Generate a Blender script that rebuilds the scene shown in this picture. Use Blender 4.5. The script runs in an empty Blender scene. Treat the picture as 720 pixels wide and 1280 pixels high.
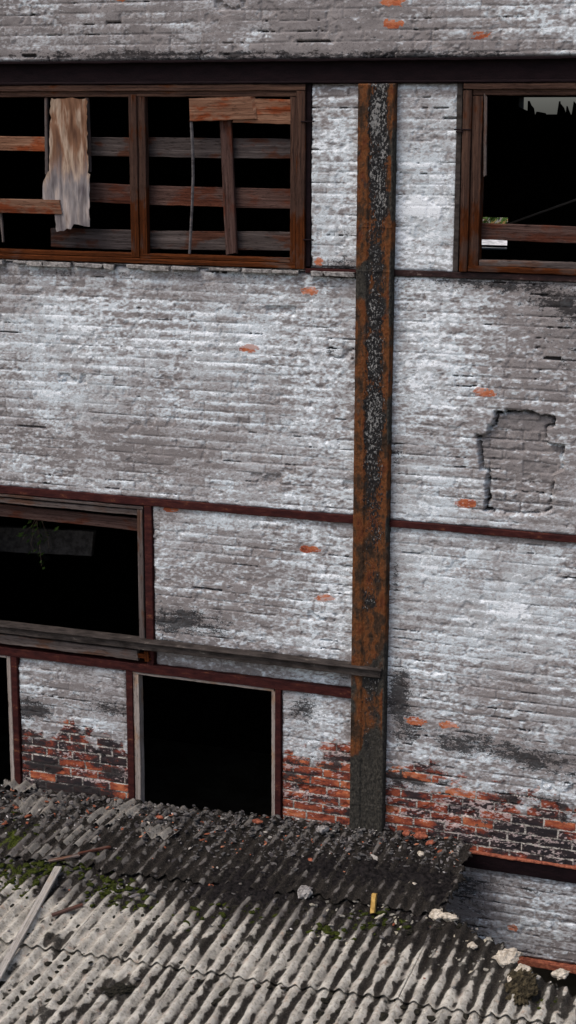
import bpy, math, random
import numpy as np
from mathutils import Vector, Matrix
random.seed(7)
S = bpy.context.scene
COL = S.collection
# ------------------------------------------------------------------ camera model (measured from the photograph)
FPX, YAW, PITCH, ROLL = 2094.9, -0.35035, 0.22961, 0.00272
CAM = np.array([3.846, -12.5, 9.0])
cy, sy, cp, sp = math.cos(YAW), math.sin(YAW), math.cos(PITCH), math.sin(PITCH)
_F = np.array([sy*cp, cy*cp, -sp]); _R = np.array([cy, -sy, 0]); _U = np.cross(_R, _F)
c_, s_ = math.cos(ROLL), math.sin(ROLL)
RR, UU = c_*_R + s_*_U, -s_*_R + c_*_U
def ray(x, y): return (x-360)/FPX*RR - (y-640)/FPX*UU + _F
def at_y(x, y, Y):
    d = ray(x, y); t = (Y-CAM[1])/d[1]; return CAM + t*d
def wp(x, y):                       # a spot on the wall face -> (X, Z)
    p = at_y(x, y, 0.0); return float(p[0]), float(p[2])
ROOF_S = 0.12
def roof_z(X, t): return 3.275 + .033*(X-.7) - ROOF_S*t
def rp(x, y):                       # a spot on the shed roof -> (X, t) with t metres out from the wall
    t = 1.0
    d = ray(x, y)
    # CAMz + k dz = 3.275+.033(X-.7)-S*t ; X=CAMx+k dx ; t=-(CAMy+k dy)
    k = (3.275 + .033*(CAM[0]-.7) + ROOF_S*CAM[1] - CAM[2]) / (d[2] - .033*d[0] - ROOF_S*d[1])
    p = CAM + k*d
    return float(p[0]), float(-p[1])
# ------------------------------------------------------------------ numpy noise
def h2(ix, iy, s):
    a = (ix.astype(np.int64)*374761393 + iy.astype(np.int64)*668265263 + s*974634777) & 0xffffffff
    a = ((a ^ (a >> 13))*1274126177) & 0xffffffff
    a = ((a ^ (a >> 16))*2246822519) & 0xffffffff
    a = a ^ (a >> 15)
    return (a & 0xffffff)/float(0xffffff)
def vn(x, y, s=0):
    ix, iy = np.floor(x), np.floor(y); fx, fy = x-ix, y-iy
    fx = fx*fx*(3-2*fx); fy = fy*fy*(3-2*fy)
    a = h2(ix, iy, s); b = h2(ix+1, iy, s); c = h2(ix, iy+1, s); d = h2(ix+1, iy+1, s)
    return (a*(1-fx)+b*fx)*(1-fy) + (c*(1-fx)+d*fx)*fy
def fbm(x, y, s=0, o=4, g=.55):
    r = 0; a = 1; t = 0
    for i in range(o):
        r = r + a*vn(x*2**i + 17.3*i, y*2**i - 9.1*i, s+i*31); t += a; a *= g
    return (r/t - .5)*1.6 + .5
def ss(a, b, x):
    t = np.clip((x-a)/(b-a), 0, 1); return t*t*(3-2*t)
def A(v): return np.array([float(v)])
# ------------------------------------------------------------------ nodes
class NT:
    def __init__(self, name):
        self.m = bpy.data.materials.new(name); self.m.use_nodes = True
        self.t = self.m.node_tree; self.t.nodes.clear()
        self.out = self.n('ShaderNodeOutputMaterial'); self.b = self.n('ShaderNodeBsdfPrincipled')
        self.t.links.new(self.b.outputs[0], self.out.inputs[0])
        self.b.inputs['Specular IOR Level'].default_value = .06
    def n(self, ty, **kw):
        n = self.t.nodes.new(ty)
        for k, v in kw.items(): setattr(n, k, v)
        return n
    def put(self, sock, v):
        if isinstance(v, bpy.types.NodeSocket): self.t.links.new(v, sock)
        elif isinstance(v, (tuple, list)):
            sock.default_value = tuple(v)+(1,) if (len(v) == 3 and sock.type == 'RGBA') else tuple(v)
        else: sock.default_value = v
    def attr(self, name): return self.n('ShaderNodeAttribute', attribute_name=name).outputs['Fac']
    def acol(self, name): return self.n('ShaderNodeAttribute', attribute_name=name).outputs['Color']
    def obj(self): return self.n('ShaderNodeTexCoord').outputs['Object']
    def uv(self): return self.n('ShaderNodeTexCoord').outputs['UV']
    def rnd(self): return self.n('ShaderNodeObjectInfo').outputs['Random']
    def scale(self, v, s):
        n = self.n('ShaderNodeMapping'); self.put(n.inputs['Vector'], v); self.put(n.inputs['Scale'], s); return n.outputs[0]
    def shift(self, v, r, k=37.):
        n = self.n('ShaderNodeVectorMath', operation='ADD'); self.put(n.inputs[0], v)
        self.put(n.inputs[1], self.mth('MULTIPLY', r, k)); return n.outputs[0]
    def noise(self, v, sc, det=4, rough=.6, dist=0):
        n = self.n('ShaderNodeTexNoise'); self.put(n.inputs['Vector'], v)
        n.inputs['Scale'].default_value = sc; n.inputs['Detail'].default_value = det
        n.inputs['Roughness'].default_value = rough; n.inputs['Distortion'].default_value = dist
        return n.outputs['Fac']
    def mth(self, op, a, b=0., c=None):
        n = self.n('ShaderNodeMath', operation=op); self.put(n.inputs[0], a); self.put(n.inputs[1], b)
        if c is not None: self.put(n.inputs[2], c)
        return n.outputs[0]
    def sst(self, x, a, b):
        n = self.n('ShaderNodeMapRange', interpolation_type='SMOOTHSTEP')
        self.put(n.inputs['Value'], x); n.inputs['From Min'].default_value = a; n.inputs['From Max'].default_value = b
        return n.outputs[0]
    def mix(self, f, a, b):
        n = self.n('ShaderNodeMix', data_type='RGBA'); self.put(n.inputs[0], f); self.put(n.inputs[6], a); self.put(n.inputs[7], b)
        return n.outputs[2]
    def mul(self, a, b, f=1.):
        n = self.n('ShaderNodeMix', data_type='RGBA', blend_type='MULTIPLY'); self.put(n.inputs[0], f); self.put(n.inputs[6], a); self.put(n.inputs[7], b)
        return n.outputs[2]
    def ramp(self, f, stops):
        n = self.n('ShaderNodeValToRGB'); self.put(n.inputs[0], f); cr = n.color_ramp
        while len(cr.elements) < len(stops): cr.elements.new(.5)
        for e, (p, c) in zip(cr.elements, stops): e.position = p; e.color = tuple(c)+(1,)
        return n.outputs[0]
    def bump(self, h, st=.5, d=.01):
        n = self.n('ShaderNodeBump'); self.put(n.inputs['Height'], h); n.inputs['Strength'].default_value = st; n.inputs['Distance'].default_value = d
        self.t.links.new(n.outputs[0], self.b.inputs['Normal'])
    def done(self, col, rough=.9):
        self.put(self.b.inputs['Base Color'], col); self.put(self.b.inputs['Roughness'], rough); return self.m

def mat_wall():
    k = NT('whitewashed_brick'); o = k.obj()
    f1 = k.noise(k.scale(o, (1, 1, 2.0)), 55, 3, .65); f2 = k.noise(k.scale(o, (1, 1, 2.2)), 9, 4, .65); f3 = k.noise(k.scale(o, (1, 1, 1.6)), 85, 2, .6)
    f4 = k.noise(o, 2.6, 3, .6)
    cen = lambda f, a: k.mth('MULTIPLY', k.mth('SUBTRACT', f, .5), a)
    w = k.mth('ADD', k.attr('white'), cen(f1, .36))
    taupe = k.mix(k.sst(f2, .3, .7), (.205, .186, .180), (.275, .253, .246))
    taupe = k.mul(taupe, k.ramp(k.attr('tone'), [(0, (.70, .69, .69)), (1, (1.08, 1.06, 1.05))]), .8)
    dull = k.mix(k.sst(f2, .35, .7), (.315, .302, .300), (.39, .385, .388))
    c = k.mix(k.sst(w, .22, .46), taupe, dull)
    pale = k.mix(k.sst(k.mth('ADD', f2, cen(f4, .8)), .38, .62), (.43, .444, .45), (.56, .608, .632))
    c = k.mix(k.sst(w, .49, .66), c, pale)
    c = k.mix(k.sst(w, .80, .95), c, (.74, .77, .79))
    c = k.mul(c, k.ramp(f3, [(.34, (.33, .31, .31)), (.43, (1, 1, 1))]), .62)
    e = k.sst(k.mth('ADD', k.attr('expose'), cen(f1, .5)), .47, .60)
    br = k.ramp(k.mth('ADD', k.attr('tone'), k.mth('ADD', cen(f1, .55), cen(f2, 1.1))),
        [(0, (.022, .019, .021)), (.30, (.04, .027, .027)), (.40, (.12, .032, .024)), (.62, (.26, .066, .034)), (.85, (.42, .135, .06)), (1, (.44, .22, .16))])
    mo = k.mix(k.sst(k.mth('ADD', f1, cen(f2, .9)), .36, .66), (.07, .06, .055), (.46, .42, .37))
    bj = k.mix(k.sst(k.mth('ADD', k.attr('joint'), cen(f1, .5)), .40, .60), br, mo)
    wash = k.sst(k.mth('ADD', k.attr('white'), cen(f1, .9)), .60, .78)        # whitewash left on the bare bricks
    bj = k.mix(k.mth('MULTIPLY', wash, .75), bj, (.46, .36, .34))
    c = k.mix(e, c, bj)
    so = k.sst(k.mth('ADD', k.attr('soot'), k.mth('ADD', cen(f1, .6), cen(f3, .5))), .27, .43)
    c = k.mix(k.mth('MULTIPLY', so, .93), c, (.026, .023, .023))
    k.bump(k.mth('ADD', k.mth('MULTIPLY', f1, .9), k.mth('MULTIPLY', f3, .5)), .3, .0035)
    return k.done(c, .92)
def mat_column():
    k = NT('rusted_steel_column'); o = k.obj()
    f1 = k.noise(k.scale(o, (1.6, 1, .8)), 42, 4, .7); f2 = k.noise(k.scale(o, (1.3, 1, .6)), 9, 5, .65); f3 = k.noise(o, 120, 2, .6)
    r = k.ramp(f2, [(.30, (.024, .018, .014)), (.42, (.055, .032, .020)), (.52, (.15, .058, .022)), (.61, (.11, .036, .016)), (.72, (.045, .022, .016))])
    c = k.mul(r, k.ramp(f1, [(.25, (.5, .5, .5)), (.7, (1.15, 1.1, 1.05))]), .8)
    dk = k.sst(k.mth('ADD', k.attr('dark'), k.mth('MULTIPLY', k.mth('SUBTRACT', f2, .5), .7)), .40, .62)
    c = k.mix(dk, c, k.mix(k.sst(f1, .4, .65), (.026, .024, .021), (.062, .056, .046)))
    bl = k.sst(k.mth('ADD', k.attr('flake'), k.mth('MULTIPLY', k.mth('SUBTRACT', f1, .5), 1.6)), .48, .58)
    c = k.mix(bl, c, (.018, .017, .017))
    fl = k.sst(k.mth('ADD', k.attr('flake'), k.mth('ADD', k.mth('MULTIPLY', k.mth('SUBTRACT', f3, .5), 1.2), k.mth('MULTIPLY', k.mth('SUBTRACT', k.noise(k.scale(o, (1.3, 1, .8)), 48, 3, .6), .5), 2.4))), .84, 1.02)
    c = k.mix(fl, c, (.20, .195, .185))
    k.bump(k.mth('ADD', f1, k.mth('MULTIPLY', f3, .5)), .8, .01)
    k.b.inputs['Metallic'].default_value = .1
    return k.done(c, .78)
def mat_rail(name, c1, c2, c3, rust=.62):
    k = NT(name); o = k.shift(k.obj(), k.rnd())
    f = k.noise(k.scale(o, (.5, 1, 1.5)), 14, 5, .7); g = k.noise(o, 70, 3, .7)
    c = k.mix(k.sst(f, .35, .62), c1, c2); c = k.mix(k.sst(k.mth('ADD', f, k.mth('MULTIPLY', k.mth('SUBTRACT', g, .5), .3)), rust, rust+.08), c, c3)
    k.bump(k.mth('ADD', f, g), .6, .006); return k.done(c, .7)
def mat_wood(name, c1, c2, c3, stain=(.16, .05, .02), st=.55):
    k = NT(name); r = k.rnd(); u = k.shift(k.uv(), r)
    g = k.noise(k.scale(u, (1.6, 55, 1)), 1.0, 5, .7, .3); l = k.noise(k.scale(u, (2.2, 5, 1)), 1.5, 4, .6); p = k.noise(k.scale(u, (10, 60, 1)), 1.2, 3, .7)
    c = k.ramp(g, [(.28, c1), (.5, c2), (.7, c3)])
    zz = k.n('ShaderNodeSeparateXYZ'); k.put(zz.inputs[0], k.obj())
    if name.startswith('rusty'): l = k.mth('ADD', l, k.mth('MULTIPLY', k.sst(zz.outputs[2], 8.8, 8.0), .22))
    c = k.mix(k.sst(l, st, st+.12), c, k.mul(c, tuple(min(1, s*4) for s in stain)))
    c = k.mul(c, k.ramp(k.n('ShaderNodeObjectInfo').outputs['Random'], [(0, (.62, .62, .64)), (1, (1.05, 1.02, .98))]), 1)
    c = k.mul(c, k.ramp(p, [(.3, (.25, .22, .2)), (.45, (1, 1, 1))]), .8)
    k.bump(k.mth('ADD', g, p), .8, .006); return k.done(c, .85)
def mat_roof():
    k = NT('old_asbestos_cement'); o = k.obj()
    f1 = k.noise(o, 34, 4, .7); f2 = k.noise(o, 6, 4, .65); f3 = k.noise(o, 95, 3, .7)
    c = k.mix(k.sst(f2, .35, .65), (.30, .278, .238), (.50, .468, .405))
    c = k.mix(k.mth('MULTIPLY', k.sst(k.noise(o, 11, 4, .7), .56, .70), .5), c, (.36, .24, .17))
    c = k.mul(c, k.ramp(f1, [(.32, (.36, .34, .31)), (.50, (1, 1, 1))]), .85)
    c = k.mix(k.sst(f3, .62, .72), c, (.55, .53, .49))
    gr = k.sst(k.mth('ADD', k.attr('grime'), k.mth('MULTIPLY', k.mth('SUBTRACT', f1, .5), .45)), .30, .8)
    c = k.mix(k.mth('MULTIPLY', gr, .8), c, (.048, .042, .042))
    d = k.sst(k.mth('ADD', k.attr('dirt'), k.mth('MULTIPLY', k.mth('SUBTRACT', f1, .5), .9)), .36, .70)
    c = k.mix(k.mth('MULTIPLY', d, .93), c, k.mix(k.sst(f3, .50, .62), (.009, .0075, .006), (.038, .032, .027)))
    ms = k.sst(k.mth('ADD', k.attr('moss'), k.mth('MULTIPLY', k.mth('SUBTRACT', f1, .5), .9)), .50, .64)
    c = k.mix(k.mth('MULTIPLY', ms, .9), c, k.mix(k.sst(f3, .4, .6), (.016, .022, .004), (.07, .085, .012)))
    k.bump(k.mth('ADD', f1, k.mth('MULTIPLY', f3, .6)), .8, .014); return k.done(c, .95)
def mat_plain(name, c1, c2, sc=20, rough=.9, bd=.01, bs=.6):
    k = NT(name); o = k.obj(); f = k.noise(o, sc, 5, .7); k.bump(f, bs, bd)
    return k.done(k.mix(k.sst(f, .35, .65), c1, c2), rough)
def mat_chip():
    k = NT('rubble_chips'); o = k.obj(); f = k.noise(o, 60, 4, .7); k.bump(f, .6, .008)
    return k.done(k.mul(k.acol('chip'), k.ramp(f, [(.3, (.45, .45, .45)), (.6, (1.1, 1.1, 1.1))])), .95)
M = dict(
 wall=mat_wall(), col=mat_column(), roof=mat_roof(), chip=mat_chip(),
 red=mat_rail('oxide_red_rail', (.026, .008, .008), (.050, .014, .012), (.11, .042, .022), .60),
 dark=mat_rail('dark_painted_beam', (.006, .0032, .004), (.010, .005, .006), (.035, .016, .013), .70),
 rail2=mat_rail('sooty_red_rail', (.014, .010, .010), (.034, .018, .017), (.12, .09, .08), .60),
 ledge=mat_rail('weathered_ledge', (.022, .018, .016), (.055, .045, .040), (.15, .13, .11), .62),
 worange=mat_wood('rusty_brown_wood', (.022, .014, .012), (.062, .034, .025), (.125, .070, .048), (.34, .125, .045), .545),
 wgrey=mat_wood('weathered_grey_wood', (.05, .04, .037), (.105, .085, .078), (.19, .16, .15), (.25, .17, .13), .5),
 wpale2=mat_wood('bleached_plank', (.22, .20, .175), (.36, .335, .30), (.50, .47, .43), (.25, .22, .19), .6),
 wboard=mat_wood('shaded_grey_board', (.03, .024, .023), (.062, .050, .047), (.12, .10, .095), (.25, .13, .09), .52),  # darker copy of the grey wood, shade painted in for set-back boards
 wpale=mat_wood('pale_weathered_wood', (.16, .13, .11), (.29, .25, .225), (.42, .38, .35), (.25, .20, .16), .55),
 wwarm=mat_wood('warm_brown_wood', (.075, .036, .022), (.19, .095, .058), (.34, .20, .13), (.25, .12, .07), .5),
 wdark=mat_wood('dark_stained_wood', (.03, .018, .015), (.075, .042, .035), (.13, .085, .072), (.25, .15, .11), .5),
 dirt=mat_plain('black_soil', (.004, .0036, .0036), (.020, .017, .0165), 30, .97, .02, .9),
 moss=mat_plain('green_moss', (.012, .016, .004), (.050, .060, .010), 50, .97, .02, .9),
 dmoss=mat_plain('dark_moss', (.008, .008, .006), (.034, .030, .022), 55, .97, .02, .9),
 inner=mat_plain('sooty_shaded_interior', (.008, .008, .008), (.018, .016, .015), 4),  # soot plus shade in the colour, so the openings stay black
 innerlit=mat_plain('dusty_interior_board', (.05, .045, .043), (.11, .10, .095), 14),
 iron=mat_rail('old_iron', (.05, .045, .045), (.11, .10, .10), (.16, .08, .04), .64),
 omoss=mat_plain('olive_moss', (.012, .010, .007), (.075, .060, .035), 26, .97, .02, .9),
 leaf=mat_plain('leaf_green', (.03, .06, .012), (.07, .12, .025), 12, .6),
 leafy=mat_plain('leaf_autumn', (.28, .16, .05), (.45, .30, .12), 12, .6),
 bark=mat_plain('bark', (.05, .035, .025), (.12, .09, .07), 25),
 ground=mat_plain('trodden_earth', (.10, .085, .065), (.17, .15, .115), 1.5),
 lime=mat_plain('limewashed_render', (.30, .29, .28), (.62, .60, .58), 4),
 slate=mat_plain('dark_felt_roof', (.03, .03, .03), (.06, .055, .05), 8),
 cream=mat_plain('cream_mortar_lump', (.26, .22, .17), (.60, .53, .43), 30, .95, .02),
 rubble=mat_plain('broken_cement', (.11, .10, .095), (.34, .32, .30), 32, .95, .015),
 brickred=mat_plain('broken_red_brick', (.14, .04, .026), (.34, .115, .065), 32, .95, .015),
 yellow=mat_plain('yellow_foam', (.22, .13, .035), (.46, .29, .09), 30),
)
# ------------------------------------------------------------------ objects
def thing(name, label, cat, loc=(0, 0, 0), group=None):
    o = bpy.data.objects.new(name, None); COL.objects.link(o); o.location = loc; tag(o, label, cat, group); return o
def tag(o, label, cat=None, group=None):
    o['label'] = label
    if cat: o['category'] = cat
    if group: o['group'] = group
    return o
def mesh_np(name, V, Fq, mat, parent=None, attrs=None, smooth=True, uv=None, col=None, label=None):
    me = bpy.data.meshes.new(name)
    V = np.asarray(V, dtype=np.float32); n = len(V)
    if isinstance(Fq, np.ndarray):
        k = Fq.shape[1]; nf = len(Fq)
        me.vertices.add(n); me.vertices.foreach_set('co', V.ravel())
        me.loops.add(nf*k); me.loops.foreach_set('vertex_index', Fq.astype(np.int32).ravel())
        me.polygons.add(nf); me.polygons.foreach_set('loop_start', np.arange(0, nf*k, k, dtype=np.int32))
        me.polygons.foreach_set('loop_total', np.full(nf, k, dtype=np.int32))
        me.update(calc_edges=True)
    else:
        me.from_pydata([tuple(v) for v in V.tolist()], [], Fq); me.update()
    me.polygons.foreach_set('use_smooth', np.full(len(me.polygons), smooth, dtype=bool))
    for k, a in (attrs or {}).items():
        at = me.attributes.new(k, 'FLOAT', 'POINT'); at.data.foreach_set('value', np.asarray(a, dtype=np.float32).ravel())
    if col is not None:
        at = me.attributes.new('chip', 'FLOAT_COLOR', 'POINT'); at.data.foreach_set('color', np.asarray(col, dtype=np.float32).ravel())
    if uv is not None:
        ul = me.uv_layers.new(name='UVMap'); ul.data.foreach_set('uv', np.asarray(uv, dtype=np.float32).ravel())
    me.materials.append(mat)
    o = bpy.data.objects.new(name, me); COL.objects.link(o)
    if parent is not None:
        o.parent = parent
        w = Vector((0, 0, 0)); q = parent
        while q is not None: w += q.location; q = q.parent
        me.transform(Matrix.Translation(-w))
    if label: o['label'] = label
    return o
class MB:                                   # collects planks and boxes into one mesh
    def __init__(self): self.v = []; self.f = []; self.uv = []
    def plank(self, p0, p1, w, th, nrm=(0, -1, 0), seg=None, rough=.004, ragged=0., w1=None, bow=0., seed=None):
        """bar from p0 to p1 (centre of its outer face), w wide, th thick behind the outer face"""
        rs = np.random.RandomState(seed if seed is not None else random.randrange(10**6))
        p0, p1, n = Vector(p0), Vector(p1), Vector(nrm).normalized()
        L = (p1-p0).length; a = (p1-p0)/L; s = n.cross(a).normalized()
        seg = seg or max(2, int(L/.06)); w1 = w if w1 is None else w1
        base = len(self.v); prof = []; ph1, ph2 = rs.rand(2)*6.28; rough = rough*.62
        for i in range(seg+1):
            t = i/seg; ww = w+(w1-w)*t; end = (i in (0, seg))
            w1_ = rough*(1.5*math.sin(i*.37+ph1)+.6*rs.randn()); e1 = .6*w1_+rs.randn()*rough*.35; e2 = .6*w1_*math.cos(i*.21+ph2)+rs.randn()*rough*.35; c = p0.lerp(p1, t) + n*(bow*math.sin(math.pi*t)+rs.randn()*rough*.3)
            b = min(.004, th*.3)
            for q, (sx, dn) in enumerate(((-1, -th), (-1, -b), (-1+2*b/ww, 0), (1-2*b/ww, 0), (1, -b), (1, -th))):
                off = e1 if sx < 0 else e2
                sh = a*(rs.randn()*ragged) if end else Vector((0, 0, 0))
                self.v.append(tuple(c + s*(sx*ww/2+off) + n*dn + sh)); prof.append((t*L, sx*ww/2+dn))
        for i in range(seg):
            for q in range(6):
                a0 = base+i*6+q; a1 = base+i*6+(q+1) % 6; b0, b1 = a0+6, a1+6
                self.f.append((a0, a1, b1, b0))
                pu = [prof[a0-base], prof[a1-base], prof[b1-base], prof[b0-base]]
                self.uv += pu
        for r, fl in ((base, False), (base+seg*6, True)):
            ids = [r+q for q in range(6)]
            if not fl: ids = ids[::-1]
            self.f.append(tuple(ids)); self.uv += [(prof[i-base][1], prof[i-base][1]*.3) for i in ids]
        return self
    def box(self, x0, x1, y0, y1, z0, z1):   # plain box (outer face at y0)
        b = len(self.v)
        self.v += [(x, y, z) for x in (x0, x1) for y in (y0, y1) for z in (z0, z1)]
        for f in ((0, 1, 3, 2), (4, 6, 7, 5), (0, 4, 5, 1), (2, 3, 7, 6), (0, 2, 6, 4), (1, 5, 7, 3)):
            self.f.append(tuple(b+i for i in f)); self.uv += [(self.v[b+i][0]+self.v[b+i][1], self.v[b+i][2]) for i in f]
        return self
    def hexa(self, pts):                     # eight corners, order as box
        b = len(self.v); self.v += [tuple(p) for p in pts]
        for f in ((0, 1, 3, 2), (4, 6, 7, 5), (0, 4, 5, 1), (2, 3, 7, 6), (0, 2, 6, 4), (1, 5, 7, 3)):
            self.f.append(tuple(b+i for i in f)); self.uv += [(self.v[b+i][0], self.v[b+i][2]) for i in f]
        return self
    def tube(self, pts, r, n=8, r1=None):
        b = len(self.v); pts = [Vector(p) for p in pts]; m = len(pts); r1 = r if r1 is None else r1
        for i, p in enumerate(pts):
            d = (pts[min(i+1, m-1)]-pts[max(i-1, 0)]).normalized()
            u = d.orthogonal().normalized() if i == 0 else (u-d*u.dot(d)).normalized()
            v = d.cross(u); rr = r+(r1-r)*i/(m-1)
            for k in range(n):
                t = 2*math.pi*k/n; self.v.append(tuple(p+(u*math.cos(t)+v*math.sin(t))*rr))
        for i in range(m-1):
            for k in range(n):
                a0, a1 = b+i*n+k, b+i*n+(k+1) % n
                self.f.append((a0, a1, a1+n, a0+n)); self.uv += [(i, 0)]*4
        self.f.append(tuple(b+k for k in range(n))[::-1]); self.uv += [(0, 0)]*n
        self.f.append(tuple(b+(m-1)*n+k for k in range(n))); self.uv += [(0, 0)]*n
        return self
    def build(self, name, mat, parent=None, label=None, smooth=False):
        return mesh_np(name, self.v, self.f, mat, parent, uv=self.uv, smooth=smooth, label=label)

# ------------------------------------------------------------------ the building
fac = thing('factory_building', 'derelict factory with peeling whitewashed brick walls, rusty steel frame and broken windows', 'building')
CH, BL = .0805, .264
def blob(X, Z, lst):
    r = np.zeros_like(X)
    for (px, py, rx, ry, a) in lst:
        cx, cz = wp(px, py); r = r + a*np.exp(-(((X-cx)/(rx/150.))**2 + ((Z-cz)/(ry/150.))**2))
    return r
WHITE = [(80, 400, 190, 55, .16), (330, 420, 160, 70, .13), (60, 480, 110, 40, .10), (400, 540, 60, 90, .12), (190, 555, 200, 55, -.16), (100, 500, 60, 40, .08), (230, 610, 240, 14, .16), (140, 600, 60, 40, -.03),
 (540, 480, 60, 100, .22), (530, 620, 60, 60, .16), (668, 425, 85, 80, -.15), (640, 580, 50, 60, -.12), (560, 380, 60, 30, .06), (700, 600, 40, 60, .05),
 (425, 210, 50, 140, .16), (535, 220, 50, 140, .20), (535, 290, 50, 60, .10),
 (540, 720, 90, 60, .13), (640, 780, 120, 60, .14), (520, 830, 50, 50, .14), (650, 870, 120, 45, -.08), (690, 700, 60, 30, .06), (600, 900, 130, 50, -.06), (560, 950, 90, 25, .10), (680, 985, 50, 25, .12),
 (260, 710, 110, 50, -.15), (400, 730, 60, 60, .16), (330, 650, 140, 16, .14), (280, 790, 120, 8, .25), (400, 805, 60, 12, .22), (420, 770, 40, 30, .05),
 (60, 850, 60, 30, .0), (120, 905, 35, 22, .22), (60, 915, 30, 20, .1), (395, 890, 30, 40, .28), (400, 850, 60, 14, .05), (380, 935, 30, 14, .2),
 (560, 30, 30, 30, .10), (690, 25, 60, 40, .16), (325, 38, 22, 9, .32), (75, 50, 45, 12, .22), (230, 30, 30, 10, .15), (150, 45, 300, 60, -.24), (430, 40, 130, 60, -.20), (640, 50, 90, 30, -.08), (590, 60, 60, 16, -.1), (430, 30, 60, 50, -.12),
 (655, 1150, 60, 60, .02), (700, 1150, 60, 60, .12), (600, 1130, 50, 60, -.14), (590, 700, 40, 30, .0)]
RZ = [(665, 430, 80, 90, .55), (400, 520, 60, 110, .25), (130, 400, 150, 60, .15), (620, 950, 130, 50, .35), (700, 1000, 50, 40, .3), (90, 900, 90, 40, .35), (390, 890, 50, 60, .35), (620, 30, 130, 50, .55), (320, 780, 160, 40, .25), (410, 740, 50, 60, .2), (300, 650, 150, 20, .3),
 (240, 560, 160, 50, -.35), (640, 800, 110, 70, -.25), (280, 720, 90, 40, -.2), (220, 40, 200, 40, -.2), (540, 200, 50, 120, -.2)]
STREAKY = [(140, 420, 190, 60, .16), (300, 440, 120, 60, .16), (550, 520, 70, 80, .07), (430, 220, 40, 60, .08), (600, 760, 130, 90, .05)]
SOOT = [(230, 775, 75, 20, .34), (320, 800, 60, 8, .16), (500, 870, 20, 45, .42), (530, 915, 45, 14, .22), (375, 885, 22, 26, .34), (135, 888, 40, 13, .34), (45, 888, 26, 14, .34), (90, 870, 60, 10, .12), (140, 965, 22, 10, .4), (60, 960, 30, 7, .35), (100, 990, 60, 8, .35), (375, 975, 25, 8, .3), (420, 960, 16, 6, .3), (155, 845, 10, 40, .12),
 (610, 925, 40, 16, .20), (690, 955, 60, 24, .30), (600, 940, 60, 10, .2), (660, 1000, 50, 12, .3), (640, 1035, 80, 14, .22), (520, 975, 40, 6, .25), (90, 985, 60, 8, .3), (60, 955, 20, 8, .2), (400, 1000, 40, 6, .25), (710, 430, 30, 60, .12), (495, 700, 6, 90, .25), (435, 640, 6, 60, .15), (30, 880, 20, 30, .15), (560, 930, 20, 12, .10), (430, 335, 25, 14, .36), (434, 290, 16, 9, .30), (300, 345, 170, 8, .20), (60, 340, 120, 8, .22), (500, 560, 12, 60, .14), (600, 352, 120, 8, .18),
 (670, 430, 60, 50, .06), (690, 375, 60, 16, .22), (620, 358, 60, 6, .2), (360, 72, 500, 6, .16), (490, 500, 8, 120, .12), (447, 480, 7, 140, .10), (590, 1130, 30, 70, .22), (640, 1110, 80, 10, .16), (560, 68, 170, 7, .20), (100, 68, 200, 7, .24), (300, 66, 120, 6, .20),
 (60, 618, 90, 7, .2), (700, 1075, 60, 16, .12), (640, 690, 3, 3, 0), (425, 855, 14, 20, .2), (200, 700, 8, 80, .08), (200, 640, 60, 5, .12), (640, 668, 100, 4, .1), (410, 830, 60, 4, .3)]
EXPO = [(85, 905, 40, 12, .35), (150, 940, 30, 30, .1), (420, 925, 30, 20, .30), (370, 985, 40, 40, .3), (403, 327, 9, 6, .6), (510, 905, 30, 9, .45), (485, 885, 8, 16, .5), (560, 905, 14, 7, .32), (632, 1100, 40, 5, .45), (200, 641, 9, 4, .65), (700, 900, 1, 1, 0)]
ONE = [(475, 8), (475, 35), (593, 47), (327, 440), (375, 367), (620, 491), (396, 692), (412, 743), (4, 515), (567, 632), (635, 1158), (175, 2), (228, 641), (404, 327), (560, 912), (532, 905)]
_oneids = set()
def cells(X, Z):
    Zw = Z + .010*(fbm(X*.9, Z*1.1, 5, 3)-.5) + .004*(fbm(X*6, Z*3, 8, 2)-.5)
    row = np.floor(Zw/CH); fz = Zw/CH-row
    Xo = X + (row % 2)*BL/2 + (h2(row, row*0, 3)-.5)*.05 + .006*(fbm(X*8, Z*8, 9, 2)-.5)
    c = np.floor(Xo/BL); fx = Xo/BL-c
    hd = h2(row, row*0+7, 4) < .16                       # header courses: half-length bricks
    c = np.where(hd, np.floor(Xo/(BL/2))+5000, c); fx = np.where(hd, (Xo/(BL/2)) % 1., fx); bl = np.where(hd, BL/2, BL)
    return row, c, fz, fx, bl
for q in ONE:
    X, Z = wp(*q); r, c, *_ = cells(A(X), A(Z)); _oneids.add((int(r[0]), int(c[0])))
HOLE = [wp(*p) for p in ((596, 544), (609, 543), (612, 533), (617, 531), (618, 514), (655, 515), (694, 520), (693, 534), (684, 536), (686, 552), (706, 556), (704, 588), (692, 592), (690, 640), (655, 646), (618, 642), (606, 638), (606, 592), (598, 590))]
def poly_sd(X, Z, P):
    d = np.full(X.shape, 1e9); ins = np.zeros(X.shape, bool); n = len(P)
    for i in range(n):
        (x0, z0), (x1, z1) = P[i], P[(i+1) % n]; ex, ez = x1-x0, z1-z0
        t = np.clip(((X-x0)*ex+(Z-z0)*ez)/(ex*ex+ez*ez), 0, 1)
        d = np.minimum(d, np.hypot(X-x0-t*ex, Z-z0-t*ez))
        if z0 != z1: ins ^= ((Z < z0) != (Z < z1)) & (X < x0+(Z-z0)/(z1-z0)*ex)
    return np.where(ins, -d, d)
ELINE = [wp(p, q) for p, q in ((0, 930), (50, 912), (90, 900), (120, 925), (165, 935), (350, 955), (400, 940), (440, 930), (484, 958), (560, 975), (640, 990), (720, 1010))]
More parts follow.
